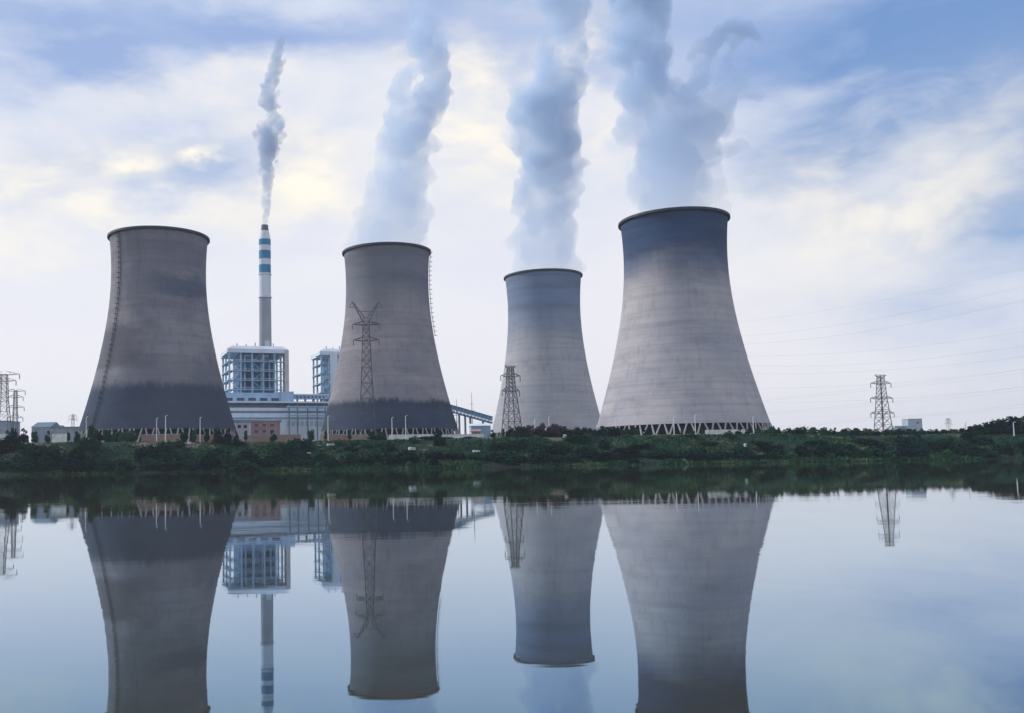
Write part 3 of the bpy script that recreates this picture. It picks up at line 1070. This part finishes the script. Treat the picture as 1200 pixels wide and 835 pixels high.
for a in [('lamp post at the left foot of the dusky cooling tower', 101, 488, 510), ('shorter of two close lamp posts before the dusky cooling tower', 183.5, 489.5, 508),
          ('taller of two close lamp posts before the dusky cooling tower', 194, 486.5, 509), ('lamp post near the right foot of the dusky cooling tower', 234.5, 488.5, 509),
          ('lamp post at the left foot of the grey cooling tower', 384.5, 487, 509), ('shorter lamp post behind the white wall of the grey cooling tower', 459.5, 488.5, 508),
          ('taller lamp post behind the white wall of the grey cooling tower', 475.5, 486.5, 508), ('lamp post left of the ruined pinkish house', 627, 490.5, 506),
          ('lamp post right of the ruined pinkish house', 643.5, 487.5, 507), ('lamp post in the gap between the two rightmost cooling towers', 699, 496.5, 508),
          ('lamp post near the left foot of the tallest cooling tower', 722, 488, 505), ('lamp post before the middle of the tallest cooling tower', 790, 488, 506),
          ('lamp post left of the short white wall of the tallest tower', 815, 486, 505), ('lamp post at the right foot of the tallest cooling tower', 883, 487.5, 503),
          ('lamp post between the lone pylon and the wooded knoll', 1132, 494.5, 510), ('lamp post standing on the wooded knoll', 1188.5, 494, 511)]:
    lamp_post(*a, Y=(432.0 if 'wooded knoll' in a[0] and 'on' in a[0].split() else 456.0))


def wire(label, a, b, sag, r=0.022):
    a, b = Vector(a), Vector(b)
    pts = []
    for i in range(25):
        f = i / 24
        p = a.lerp(b, f)
        p.z -= sag * 4 * f * (1 - f)
        pts.append(p)
    o = MB().path(pts, r, 5).build('power_line', WIRE)
    tag(o, label, 'power line', 'power lines crossing the sky on the right')


TR = TIPS['right']
nm = ['upper', 'middle', 'lower']
for i in range(3):
    for s, side in ((0, 'left'), (1, 'right')):
        tip = TR[i * 2 + s]
        # to the next pylon, nearer and outside the frame to the right
        e = Vector((430 + 12 * s, 430, tip.z + 22))
        wire(f'wire from the {side} tip of the {nm[i]} arm of the lone right pylon, rising rightward', tip, e, 7)
        e2 = Vector((tip.x - 230, 820, tip.z + 2))
        wire(f'wire from the {side} tip of the {nm[i]} arm of the lone right pylon, running left', tip, e2, 6)
for k, (ya, yb, Yb) in enumerate(((412, 372, 430), (404, 330, 380), (396, 312, 380), (420, 392, 430))):
    a, b = at(770, ya, 640), at(1290, yb, Yb)
    wire(['second lowest high wire crossing the sky right of the tallest cooling tower', 'second highest wire crossing the sky right of the tallest cooling tower',
          'highest wire crossing the sky right of the tallest cooling tower', 'lowest high wire crossing the sky right of the tallest cooling tower'][k], a, b, 9, 0.024)


for k, (ya, yb, lab) in enumerate(((448, 418, 'faint low wire left of the lone right pylon, nearly level'), (462, 440, 'faintest low wire crossing behind the lone right pylon'),
                                   (385, 288, 'faint wire climbing steeply above all other wires on the right'), (430, 404, 'faint middle wire crossing just above the lone right pylon'))):
    wire(lab, at(760, ya, 660), at(1300, yb, 420), 8, 0.02)


# ------------------------------------------------------------------ plants
def leaf_cloud(rs, lobes, n, size, squash=0.8):
    """leaf clumps spread through the lobes' volume; lobes = (cx, cy, cz, rx, rz)"""
    L = np.array(lobes, float)
    wgt = L[:, 3] ** 2 * L[:, 4]
    idx = rs.choice(len(L), n, p=wgt / wgt.sum())
    u = rs.normal(size=(n, 3))
    u /= np.linalg.norm(u, axis=1)[:, None]
    rad = rs.uniform(0.25, 1.0, n) ** 0.45 * rs.uniform(0.86, 1.12, n)
    c = L[idx, :3] + u * rad[:, None] * np.stack([L[idx, 3], L[idx, 3], L[idx, 4]], 1)
    c[:, 2] = np.maximum(c[:, 2], size * .3)
    a = rs.normal(size=(n, 3))
    a[:, 2] *= .6
    a /= np.linalg.norm(a, axis=1)[:, None]
    nrm = u + 0.8 * rs.normal(size=(n, 3))
    b = np.cross(a, nrm)
    b /= np.linalg.norm(b, axis=1)[:, None] + 1e-9
    s = size * rs.uniform(.5, 1.25, n)[:, None]
    v = np.stack([c - a * s, c - b * s * .55, c + a * s, c + b * s * .55], 1).reshape(-1, 3)
    f = np.arange(n * 4).reshape(n, 4)
    me = bpy.data.meshes.new('leaves')
    me.from_pydata(v.tolist(), [], f.tolist())
    return me


PROTOS = {}


def make_tree(key, seed, h, wd, m, trunk, lobes_n, n, size, name, columnar=False):
    rs = np.random.RandomState(seed)
    t = bpy.data.objects.new(name, None)
    link(t)
    lobes = []
    zb = trunk * h
    for i in range(lobes_n):
        a = rs.uniform(0, 6.28)
        d = wd / 2 * rs.uniform(0, .62) * (1 if not columnar else .35)
        zz = rs.uniform(zb + .10 * h, h * .86)
        rr = wd / 2 * rs.uniform(.38, .62) * (1.15 - .5 * (zz - zb) / (h - zb))
        lobes.append((d * math.cos(a), d * math.sin(a), zz, rr, rr * rs.uniform(.75, 1.05)))
    kids = []
    crown = meshobj('crown' if trunk > 0.05 else 'foliage', leaf_cloud(rs, lobes, n, size), m, t)
    kids.append(crown)
    q = MB()
    q.bar((0, 0, -.6), (0.1, 0, zb + .25 * h), .035 * h + .05, .02 * h + .03, 7)
    for (x, y, z, rr, rz) in lobes[:5]:
        q.bar((0.08, 0, zb + .05 * h), (x, y, z), .018 * h + .02, .012, 5)
    kids.append(q.build('trunk' if trunk > 0.05 else 'stem', BARK, t))
    TREES[t.name] = kids
    PROTOS[key] = [t, h, wd, False]


make_tree('round', 1, 6.0, 5.0, GREEN_D, 0.12, 11, 760, 0.52, 'round_tree')
make_tree('round2', 2, 6.0, 5.4, GREEN_D, 0.08, 14, 860, 0.52, 'bushy_tree')
make_tree('tall', 3, 8.0, 4.2, GREEN_M, 0.10, 13, 700, 0.52, 'slender_tree', True)
make_tree('loose', 4, 7.0, 6.0, GREEN_M, 0.08, 13, 700, 0.55, 'loose_tree')
make_tree('russet', 9, 6.0, 6.0, RUSSET, 0.12, 11, 520, 0.5, 'russet_tree')
make_tree('shrub_dark', 5, 3.6, 6.0, GREEN_D, 0.0, 12, 700, 0.48, 'dark_shrub')
make_tree('shrub_mid', 6, 3.0, 5.4, GREEN_M, 0.0, 9, 420, 0.45, 'green_shrub')
make_tree('shrub_olive', 7, 2.4, 5.0, GREEN_O, 0.0, 8, 360, 0.42, 'olive_shrub')
make_tree('shrub_big', 8, 7.0, 10.5, GREEN_D, 0.0, 18, 1300, 0.62, 'spreading_thicket')
PLANTS = []


def plant(key, X, Y, h, wd=None, z=None):
    pr = PROTOS[key]
    if not pr[3]:
        o = pr[0]
        pr[3] = True
    else:
        o = copy_tree(pr[0])
    sz = h / pr[1]
    sx = (wd / pr[2]) if wd else sz
    o.scale = (sx, sx, sz)
    o.location = (X, Y, (gz(X, Y) if z is None else z) - .1)
    o.rotation_euler.z = random.uniform(0, 6.28)
    PLANTS.append((o, key))
    return o


def plant_px(key, x, y_top, y_low, w_px, Y):
    """a plant whose crown spans the given pixel rows, standing on the ground at distance Y"""
    a = at(x, y_low, Y)
    g = gz(a.x, Y)
    zt = at(x, y_top, Y).z
    plant(key, a.x, Y, max(1.2, zt - g), w_px / F * Y)


crest = [('round', 10, 503, 10), ('round2', 16, 499, 11), ('round', 28, 500, 11), ('loose', 41, 503, 9), ('round', 56, 503, 7), ('tall', 80, 504, 8), ('round2', 90, 503, 10),
         ('tall', 107, 494.5, 13), ('round', 117, 502, 9), ('loose', 127, 501, 11), ('round2', 139, 503, 10), ('loose', 150, 504, 9), ('round', 158, 503, 7), ('round', 216, 499.5, 12), ('tall', 228, 500, 9), ('round', 242, 500.5, 8), ('round2', 255, 499, 13),
         ('round', 267, 500, 10), ('round', 277, 503, 7), ('tall', 288, 501.5, 7), ('round', 320, 502.5, 9), ('loose', 365, 501.5, 11), ('tall', 382, 502, 6), ('tall', 410, 502, 7),
         ('loose', 436, 502.5, 10), ('round2', 445, 504, 13), ('round2', 514, 499.5, 11), ('round', 578, 502, 8), ('tall', 590, 499.5, 5), ('round', 604, 498.5, 11), ('round2', 614, 497.5, 13), ('round', 629, 498, 9),
         ('round2', 650, 499, 11), ('round', 661, 498.5, 10), ('loose', 669, 501, 8), ('tall', 679, 499.5, 5), ('round2', 692, 499.5, 11), ('round', 705, 497.5, 9), ('round2', 715, 498, 12), ('round', 727, 498.5, 9), ('tall', 736, 500, 7),
         ('loose', 746, 501, 9), ('round', 757, 502, 8), ('tall', 799, 501.5, 5), ('loose', 811, 503, 8), ('tall', 823, 502, 6), ('round', 866, 501, 8), ('round', 876, 501.5, 7), ('loose', 888, 500, 9),
         ('loose', 905, 498, 13), ('tall', 913, 498.5, 6), ('round2', 925, 499.5, 13), ('loose', 940, 498, 15), ('round2', 953, 498.5, 15), ('loose', 966, 499, 12), ('round', 978, 499.5, 7), ('loose', 990, 500.5, 12), ('round2', 1004, 499.5, 13), ('loose', 1016, 500, 12),
         ('round', 1027, 501, 9), ('round2', 1040, 501, 11), ('round', 1054, 500, 8), ('round', 1066, 501, 8), ('tall', 1073, 500.5, 6), ('round', 1082, 500.5, 8), ('round', 1090, 501.5, 6), ('tall', 1098, 500.5, 6), ('round2', 1106, 501.5, 10), ('loose', 1117, 501, 11), ('round2', 1128, 500, 11)]
crest += [('russet', 622, 496, 12), ('russet', 636, 493.5, 9), ('russet', 651, 494.5, 14), ('russet', 660, 497, 9)]
crest += [('shrub_mid', x_, random.uniform(500.5, 504), random.uniform(12, 19)) for x_ in range(900, 1135, 11)]
crest += [('shrub_mid', x_, random.uniform(503, 506), random.uniform(9, 14)) for x_ in (113, 124, 134, 144, 153)]
crest += [('shrub_dark', x_, random.uniform(499.5, 503), random.uniform(12, 17)) for x_ in (598, 609, 620, 633, 645, 655, 665, 676, 686, 698, 709, 719, 731, 742)]
for key, x, yt, wp in crest:
    plant_px(key, x, yt, 512, wp, random.uniform(449, 455))
knoll = [('round2', 1138, 498, 13), ('round2', 1146, 496, 14), ('round', 1153, 495, 13), ('round2', 1161, 493.5, 14), ('loose', 1168, 492, 14), ('round2', 1174, 490, 14), ('round', 1181, 488, 13), ('round2', 1189, 487.5, 15), ('loose', 1197, 488.5, 14),
         ('round2', 1206, 486, 16), ('round2', 1218, 485, 18), ('round', 1142, 503, 12), ('round2', 1157, 501, 14), ('round', 1170, 500, 13), ('round2', 1184, 499, 15), ('round', 1198, 499, 14), ('round2', 1212, 498, 15), ('round2', 1232, 486, 18), ('loose', 1246, 488, 18)]
for i, (key, x, yt, wp) in enumerate(knoll):
    plant_px(key, x, yt - 2.0 * min(1, max(0, (x - 1130) / 40)), 512, wp * 1.2, 437 if (i >= 11 and i < 17) else random.uniform(443, 449))
# big dark thickets and trees on the slope
slope = [('shrub_big', 15, 512, 34, 425), ('shrub_big', 35, 520, 36, 408), ('shrub_big', -8, 514, 34, 420), ('shrub_big', 62, 524, 30, 402), ('shrub_big', 104, 513, 26, 425), ('shrub_dark', 92, 526, 26, 405), ('shrub_dark', 118, 533, 20, 396), ('shrub_big', 172, 523, 26, 408), ('shrub_big', 192, 518, 30, 415), ('shrub_dark', 215, 529, 24, 402), ('shrub_dark', 262, 526, 30, 404), ('shrub_dark', 290, 529, 30, 400), ('shrub_dark', 275, 515, 22, 435), ('shrub_dark', 262, 512, 20, 440),
         ('shrub_big', 335, 519, 36, 410), ('shrub_big', 352, 514, 26, 424), ('shrub_dark', 322, 529, 28, 402), ('round', 412, 519, 19, 415), ('shrub_dark', 378, 530, 26, 400), ('shrub_dark', 432, 532, 26, 399), ('round2', 443, 510, 20, 440), ('shrub_big', 452, 519, 24, 418), ('shrub_dark', 473, 529, 22, 402), ('shrub_big', 503, 511.5, 24, 436), ('shrub_dark', 520, 513, 20, 440), ('shrub_dark', 505, 530, 26, 401), ('shrub_dark', 551, 512.5, 20, 440), ('shrub_big', 585, 519, 26, 416),
         ('shrub_big', 610, 515, 30, 420), ('shrub_big', 632, 518, 34, 412), ('shrub_big', 655, 520, 30, 410), ('shrub_big', 677, 510, 30, 430), ('shrub_dark', 600, 530, 28, 400), ('shrub_dark', 690, 525, 26, 405), ('shrub_dark', 668, 533, 24, 398), ('shrub_big', 735, 524, 28, 405), ('shrub_big', 752, 520, 24, 412), ('shrub_dark', 715, 529, 24, 401), ('shrub_big', 808, 511, 20, 432), ('shrub_big', 830, 517, 24, 418), ('shrub_dark', 845, 529, 26, 401), ('shrub_dark', 868, 524, 20, 408), ('shrub_big', 890, 517, 28, 416),
         ('shrub_big', 905, 522, 26, 408), ('shrub_dark', 780, 528, 26, 402), ('shrub_dark', 935, 526, 26, 402), ('shrub_big', 958, 516, 28, 416), ('shrub_dark', 985, 521, 28, 408), ('shrub_big', 1016, 514, 26, 420), ('shrub_dark', 1035, 520, 26, 408), ('shrub_big', 1062, 511, 30, 424), ('shrub_big', 1085, 514, 30, 416), ('shrub_big', 1110, 513, 32, 418), ('shrub_dark', 1128, 519, 28, 408), ('shrub_big', 1150, 512, 30, 420), ('shrub_dark', 1172, 520, 24, 408), ('shrub_big', 1205, 518, 30, 412)]
for key, x, yt, wp, Y in slope:
    plant_px(key, x, yt - 1.5, 530, wp * 1.25, Y)
for x_ in range(-20, 1230, 24):
    if random.random() < .84:
        plant_px(random.choice(['shrub_big', 'shrub_dark', 'shrub_dark']), x_ + random.uniform(-7, 7), random.uniform(526, 537) - (x_ - 500) * .012, 545, random.uniform(22, 38), random.uniform(393, 400))
rs = np.random.RandomState(21)
placed = []
for k in range(4000):
    if len(placed) >= 100:
        break
    X = rs.uniform(-205, 315)
    sh = float(shore(X))
    q = rs.uniform() ** 1.15
    Y = sh + 1.0 + q * 56
    if any((X - a) ** 2 + (Y - b) ** 2 < 42 for a, b in placed):
        continue
    key = rs.choice(['shrub_dark', 'shrub_mid', 'shrub_mid', 'shrub_olive', 'shrub_olive'] if q > .12 else ['shrub_dark', 'shrub_mid'])
    s = rs.uniform(.7, 1.2)
    if Y > 434:
        continue
    placed.append((X, Y))
    plant(key, X, Y, PROTOS[key][1] * s, PROTOS[key][2] * s * rs.uniform(.9, 1.25))

# labels for the plants: look, row on the bank, what stands above
MARKS = [(-1e9, 32, 'under the lattice pylons at the left edge'), (32, 95, 'below the workshop left of the dusky tower'), (95, 150, "below the dusky cooling tower's left foot"), (150, 215, 'below the left brick wall of the dusky tower'),
         (215, 282, "below the dusky cooling tower's right foot"), (282, 332, 'below the pink office building'), (332, 375, 'below the white conveyor gallery'), (375, 440, "below the grey cooling tower's left half"), (440, 515, "below the grey tower's white wall"),
         (515, 576, 'below the inclined truss conveyor'), (576, 625, 'below the pylon of the smallest tower'), (625, 672, 'below the smallest cooling tower'), (672, 708, 'below the gap between the two right towers'), (708, 765, "below the tallest cooling tower's left foot"),
         (765, 826, "below the tallest cooling tower's middle"), (826, 880, "below the tallest tower's white wall"), (880, 950, 'just right of the tallest cooling tower'), (950, 1012, 'between tallest tower and lone pylon'), (1012, 1060, 'under the lone right pylon'),
         (1060, 1132, 'between lone pylon and wooded knoll'), (1132, 1e9, 'on or below the wooded knoll')]
LOOK = {'round': 'round dark tree', 'round2': 'bushy dark tree', 'tall': 'slender green tree', 'loose': 'loose green tree', 'russet': 'russet pink tree', 'shrub_dark': 'dark shrub', 'shrub_mid': 'green shrub', 'shrub_olive': 'pale olive shrub', 'shrub_big': 'big dark thicket'}
ORD = ['first', 'second', 'third', 'fourth', 'fifth', 'sixth', 'seventh', 'eighth', 'ninth', 'tenth', 'eleventh', 'twelfth']
cells = {}
for o, key in PLANTS:
    x, y = px_of(o.location)
    t_ = (o.location.y - float(shore(o.location.x)))
    row = 'at the waterline' if t_ < 13 else ('on the slope' if t_ < 50 else 'on the crest')
    mk = next(m_[2] for m_ in MARKS if m_[0] <= x < m_[1])
    cells.setdefault((LOOK[key], row, mk), []).append((x, o))
for (lk, row, mk), lst in cells.items():
    lst.sort(key=lambda e: e[0])
    for i, (x, o) in enumerate(lst):
        lab = f'{lk} {row} {mk}' if len(lst) == 1 else f'{ORD[i]}-from-left {lk} {row} {mk}'
        cat = 'tree' if 'tree' in lk else 'shrub'
        tag(o, lab, cat, 'trees along the bank' if cat == 'tree' else 'shrubs on the bank')


# rough grass and weeds covering the slope: nobody could count it
def build_grass():
    rs = np.random.RandomState(5)
    n = 52000
    X = rs.uniform(-260, 380, n)
    Y = shore(X) - 0.5 + rs.uniform(0, 1, n) ** 1.1 * 64
    dens = np.sin(X * .09 + Y * .05) + np.sin(X * .031 - Y * .11 + 1) + .7 * np.sin(X * .21 + 2)
    keep = dens + rs.normal(0, .5, n) > -0.9
    X, Y = X[keep], Y[keep]
    n = len(X)
    Z = ground_z(X, Y)
    a = rs.uniform(0, 6.28, n)
    h = rs.uniform(.35, 1.15, n) * (1 - .65 * sm((Y - 428) / 12))
    wd = rs.uniform(.25, .7, n)
    u = np.stack([np.cos(a), np.sin(a), 0 * a], 1) * wd[:, None]
    c = np.stack([X, Y, Z - .05], 1)
    lean = np.stack([rs.normal(0, .35, n), rs.normal(0, .35, n), h], 1)
    v = np.stack([c - u, c + u, c + u * .45 + lean, c - u * .35 + lean * .9], 1).reshape(-1, 3)
    me = bpy.data.meshes.new('grass')
    me.from_pydata(v.tolist(), [], np.arange(n * 4).reshape(n, 4).tolist())
    m = bpy.data.materials.new('rough grass')
    m.use_nodes = True
    t = m.node_tree
    g = G(t)
    b = t.nodes['Principled BSDF']
    b.inputs['Roughness'].default_value = 0.9
    b.inputs['Specular IOR Level'].default_value = 0.05
    p = g.n('ShaderNodeNewGeometry').outputs['Position']
    f = g.noise(p, 0.06, 5, 0.6)
    f2 = g.noise(p, 0.6, 4, 0.6)
    c1 = g.mix(g.step(f2, .35, .65), (0.005, 0.038, 0.023), (0.018, 0.080, 0.037))
    c2 = g.mix(g.step(f2, .35, .65), (0.040, 0.095, 0.042), (0.100, 0.140, 0.066))
    g.put(b.inputs['Base Color'], g.mix(g.step(f, .46, .62), c1, c2))
    o = meshobj('grass', me, m)
    tag(o, 'rough grass and weeds covering the river bank', 'grass', None, 'stuff')


build_grass()


# ------------------------------------------------------------------ pale blocks of stone on the bank
def block(label, x, y, w_px, h_px, Y):
    p = at(x, y, Y)
    g = gz(p.x, Y)
    # slide along the line of sight until it lies on the slope
    for _ in range(60):
        d = p.z - h_px / F * Y / 2 - g
        if abs(d) < .08:
            break
        Y += d * 1.2
        Y = min(max(Y, float(shore(p.x)) + .6), 455)
        p = at(x, y, Y)
        g = gz(p.x, Y)
    hw, hh = w_px / F * Y / 2, h_px / F * Y / 2
    bm = bmesh.new()
    bmesh.ops.create_cube(bm, size=1.0)
    bmesh.ops.bevel(bm, geom=bm.edges[:], offset=0.12, segments=2, affect='EDGES')
    bmesh.ops.subdivide_edges(bm, edges=bm.edges[:], cuts=1, use_grid_fill=True)
    for v in bm.verts:
        v.co += Vector((random.uniform(-.06, .06), random.uniform(-.06, .06), random.uniform(-.06, .06)))
        v.co = Vector((v.co.x * hw * 2, v.co.y * hw * 1.5, v.co.z * hh * 2.2))
    me = bpy.data.meshes.new('stone_block')
    bm.to_mesh(me)
    bm.free()
    o = meshobj('stone_block', me, STONE)
    o.location = (p.x, Y, g + hh * 1.0)
    o.rotation_euler.z = random.uniform(-.4, .4)
    tag(o, label, 'stone', 'pale stone blocks lying on the bank')


for a in [('wide pale stone block on the slope below the white wall of the grey tower', 483, 525, 8, 3.4, 415), ('small pale stone near the water below the grey tower', 471.8, 537, 4, 4, 400),
          ('flat pale stone right of the wide pale block', 503.5, 533, 5, 2.2, 404), ('flat pale stone below the inclined truss conveyor', 558, 528, 8, 2.2, 412),
          ('pale stone by the ruined pinkish house on the crest', 662, 511, 4, 4.5, 440), ('pale stone below the short brick wall of the grey tower', 362, 531, 4, 3.5, 404),
          ('long pale stone slab below the short brick wall', 388, 520, 9, 2.2, 425), ('pale stone between the brick walls of the dusky tower', 222, 518.5, 4, 3, 440),
          ('pale stone at the left end of the long brick wall', 153.5, 509.5, 5, 4, 444), ('upright pale stone right of the tallest tower\'s white wall', 873.5, 521.5, 3, 4.5, 420), ('pale stone on the bank under the lone right pylon', 1027, 521, 6, 4, 415)]:
    block(*a)


# ------------------------------------------------------------------ steam and smoke
def plume_mat(name, dens, col, lo, hi, scale, aniso=0.2, absorb=0.0, fade=None):
    m = bpy.data.materials.new(name)
    m.use_nodes = True
    t = m.node_tree
    t.nodes.clear()
    g = G(t)
    out = g.n('ShaderNodeOutputMaterial')
    vs = g.n('ShaderNodeVolumePrincipled')
    vs.inputs['Color'].default_value = (*col, 1)
    vs.inputs['Anisotropy'].default_value = aniso
    p = g.n('ShaderNodeTexCoord').outputs['Object']
    f = g.noise(p, scale, 5, 0.65, 0.6)
    d = g.step(f, lo, hi)
    if fade:                                # even and thin over the mouth, torn and thicker higher up
        z = g.sep(p)[2]
        k = g.step(z, -5.0, fade[1] * .75)
        d = g.m('ADD', g.m('MULTIPLY', d, k), g.m('SUBTRACT', 1.0, k))
        d = g.m('MULTIPLY', d, g.step(z, fade[0], fade[1], True, fade[2], fade[3]))
    d = g.m('MULTIPLY', d, dens)
    g.put(vs.inputs['Density'], d)
    t.links.new(vs.outputs[0], out.inputs['Volume'])
    m.cycles.volume_step_rate = 0.12
    return m


def plume(name, label, cat, Y, strands, m, voxel, seed, group=None, rough=1.0):
    """strands: lists of (px, py, radius px); puffs along each strand are melted into one billowing skin"""
    rs = np.random.RandomState(seed)
    bm = bmesh.new()
    org = at(*strands[0][0][:2], Y)
    for st in strands:
        for (xa, ya, ra), (xb, yb, rb) in zip(st, st[1:]):
            L = math.hypot(xb - xa, yb - ya)
            n = max(4, int(2.6 * L / (0.16 * (ra + rb) / 2 + .5)))
            for i in range(n):
                f = (i + rs.uniform()) / n
                r = ra + (rb - ra) * f
                x, y = xa + (xb - xa) * f, ya + (yb - ya) * f
                ring = i % 2 == 0
                k = rs.uniform(.15, .30) if ring else rs.uniform(.40, .68)
                r *= 1.10 + .12 * min(1.0, max(0.0, (strands[0][0][1] - y - 25) / 60))
                a, rad = rs.uniform(0, 6.28), r * (rs.uniform(.72, 1.0) if ring else (1.0 - k) * rs.uniform(.3, 1.0) ** .5)
                p = at(x + rad * math.cos(a), y, Y + rad * math.sin(a) / F * Y * .9)
                R_ = r * k / F * Y
                mt = Matrix.Translation(p - org) @ Matrix.Diagonal((R_, R_, R_ * rs.uniform(.9, 1.25), 1))
                bmesh.ops.create_icosphere(bm, subdivisions=2, radius=1.0, matrix=mt)
    me = bpy.data.meshes.new('puffs')
    bm.to_mesh(me)
    bm.free()
    tmp = bpy.data.objects.new('puffs', me)
    C.objects.link(tmp)
    rm = tmp.modifiers.new('r', 'REMESH')
    rm.mode = 'VOXEL'
    rm.voxel_size = voxel
    sm_ = tmp.modifiers.new('s', 'SMOOTH')
    sm_.iterations = 1
    tx = bpy.data.textures.new('billow', 'CLOUDS')
    tx.noise_scale = voxel * 3.5
    tx.noise_depth = 3
    dp = tmp.modifiers.new('d', 'DISPLACE')
    dp.texture = tx
    dp.strength = voxel * 4.0 * rough
    dp.mid_level = 0.5
    r2 = tmp.modifiers.new('r2', 'REMESH')
    r2.mode = 'VOXEL'
    r2.voxel_size = voxel * .7
    s2 = tmp.modifiers.new('s2', 'SMOOTH')
    s2.iterations = 1
    dg = bpy.context.evaluated_depsgraph_get()
    me2 = bpy.data.meshes.new_from_object(tmp.evaluated_get(dg))
    bpy.data.objects.remove(tmp)
    bpy.data.meshes.remove(me)
    me2.materials.clear()
    bm = bmesh.new()
    bm.from_mesh(me2)
    left, drop = set(bm.verts), []
    while left:
        todo, isl = [left.pop()], []
        while todo:
            v_ = todo.pop()
            isl.append(v_)
            for e_ in v_.link_edges:
                o_ = e_.other_vert(v_)
                if o_ in left:
                    left.discard(o_)
                    todo.append(o_)
        if len(isl) < 150:
            drop += isl
    bmesh.ops.delete(bm, geom=drop, context='VERTS')
    bm.to_mesh(me2)
    bm.free()
    o = meshobj(name, me2, m)
    o.name = name
    o.location = org
    tag(o, label, cat, group)
    return o


GS = 'steam plumes of the cooling towers'
PM_T = plume_mat('steam', 0.078, (0.68, 0.82, 1.0), 0.30, 0.66, 0.026, fade=(0, 100, 0.26, 1.35))
PM_W = plume_mat('steam wide', 0.075, (0.68, 0.82, 1.0), 0.31, 0.66, 0.026, fade=(0, 115, 0.30, 2.1))
PM_C = plume_mat('stack smoke', 0.12, (0.50, 0.62, 0.80), 0.25, 0.6, 0.045)
plume('steam_plume', 'ragged steam plume leaning right above the grey cooling tower', 'steam plume', 614,
      [[(454, 291, 47), (455, 280, 50), (458, 255, 46), (466, 228, 37), (472, 200, 33), (476, 172, 31), (481, 145, 30)], [(492, 145, 22), (508, 120, 17), (516, 100, 14)], [(466, 140, 18), (464, 112, 13), (474, 92, 11), (484, 80, 10)],
       [(517, 96, 13), (509, 72, 21), (498, 52, 23), (495, 30, 20), (492, 8, 17), (490, -15, 12)], [(490, 118, 12), (500, 100, 10)]], PM_T, 2.0, 11, GS)
plume('steam_plume', 'tall narrow steam plume above the smallest cooling tower', 'steam plume', 714,
      [[(640.5, 320, 38), (640.5, 310, 41), (640, 285, 39), (639, 258, 35), (639, 230, 33), (640, 200, 32), (641, 172, 36), (639, 150, 40), (636, 132, 40)], [(628, 130, 28), (611, 108, 18), (601, 100, 10)], [(645, 130, 25), (654, 100, 28), (660, 78, 27), (664, 55, 25), (662, 30, 26), (655, 5, 28), (650, -40, 30), (648, -80, 30)],
       [(640, 100, 14), (640, 60, 12), (643, 30, 12)], [(668, 200, 9), (682, 190, 8), (690, 196, 4)]], PM_T, 2.2, 12, GS)
plume('steam_plume', 'broadest steam plume, splitting into wisps above the tallest cooling tower', 'steam plume', 512,
      [[(789, 250, 56), (789, 240, 61), (790, 215, 61), (792, 190, 56), (791, 165, 56), (784, 148, 52)], [(775, 150, 46), (763, 120, 38), (754, 95, 35), (750, 60, 34), (748, 25, 36), (744, -20, 36), (742, -70, 38)],
       [(815, 155, 36), (832, 130, 27), (842, 117, 19), (856, 107, 17), (868, 100, 16), (880, 108, 13), (886, 118, 8)], [(848, 180, 12), (868, 168, 9), (876, 174, 6)], [(800, 128, 18), (812, 106, 14), (820, 90, 11), (826, 74, 8), (834, 58, 7)], [(832, 60, 6), (846, 44, 9)], [(840, 40, 7), (856, 28, 13), (868, 24, 12)], [(862, 26, 12), (874, 34, 11)], [(872, 34, 9), (886, 44, 8), (889, 54, 5)], [(846, 92, 8), (852, 76, 7), (856, 60, 6)], [(858, 56, 6), (868, 44, 7)], [(808, 70, 7), (818, 54, 8), (830, 46, 7)], [(866, 84, 6), (878, 76, 5)], [(868, 96, 10), (880, 100, 10), (888, 112, 7)]], PM_W, 1.6, 13, GS)
plume('smoke_plume', 'thin dark smoke plume trailing up from the striped chimney', 'smoke plume', 960,
      [[(311.3, 264, 4.0), (311.8, 250, 5.0), (312, 232, 6.2), (312.5, 212, 8), (313.5, 190, 10), (315, 170, 13), (317, 154, 15.5), (320, 143, 13)], [(320, 145, 10), (319, 134, 6), (318, 124, 7)], [(317, 126, 11), (315, 112, 10), (317, 98, 10), (320, 84, 10), (325, 72, 8), (325, 60, 6), (328, 48, 6), (329, 38, 3)], [(305, 158, 7), (299, 154, 3)]], PM_C, 1.3, 14)

# ------------------------------------------------------------------ air
HAZE = 0.00007
hm = bpy.data.materials.new('haze air')
hm.use_nodes = True
hm.node_tree.nodes.clear()
g_ = G(hm.node_tree)
ho = g_.n('ShaderNodeOutputMaterial')
hv = g_.n('ShaderNodeVolumePrincipled')
hv.inputs['Color'].default_value = (0.86, 0.92, 1.0, 1)
hv.inputs['Density'].default_value = HAZE
hv.inputs['Anisotropy'].default_value = 0.2
hm.node_tree.links.new(hv.outputs[0], ho.inputs['Volume'])
hz = MB().box(-9200, 9200, -900, 9200, -6, 430).build('haze', hm)
tag(hz, 'pale bluish haze hanging over the whole river and plant', 'haze', None, 'stuff')
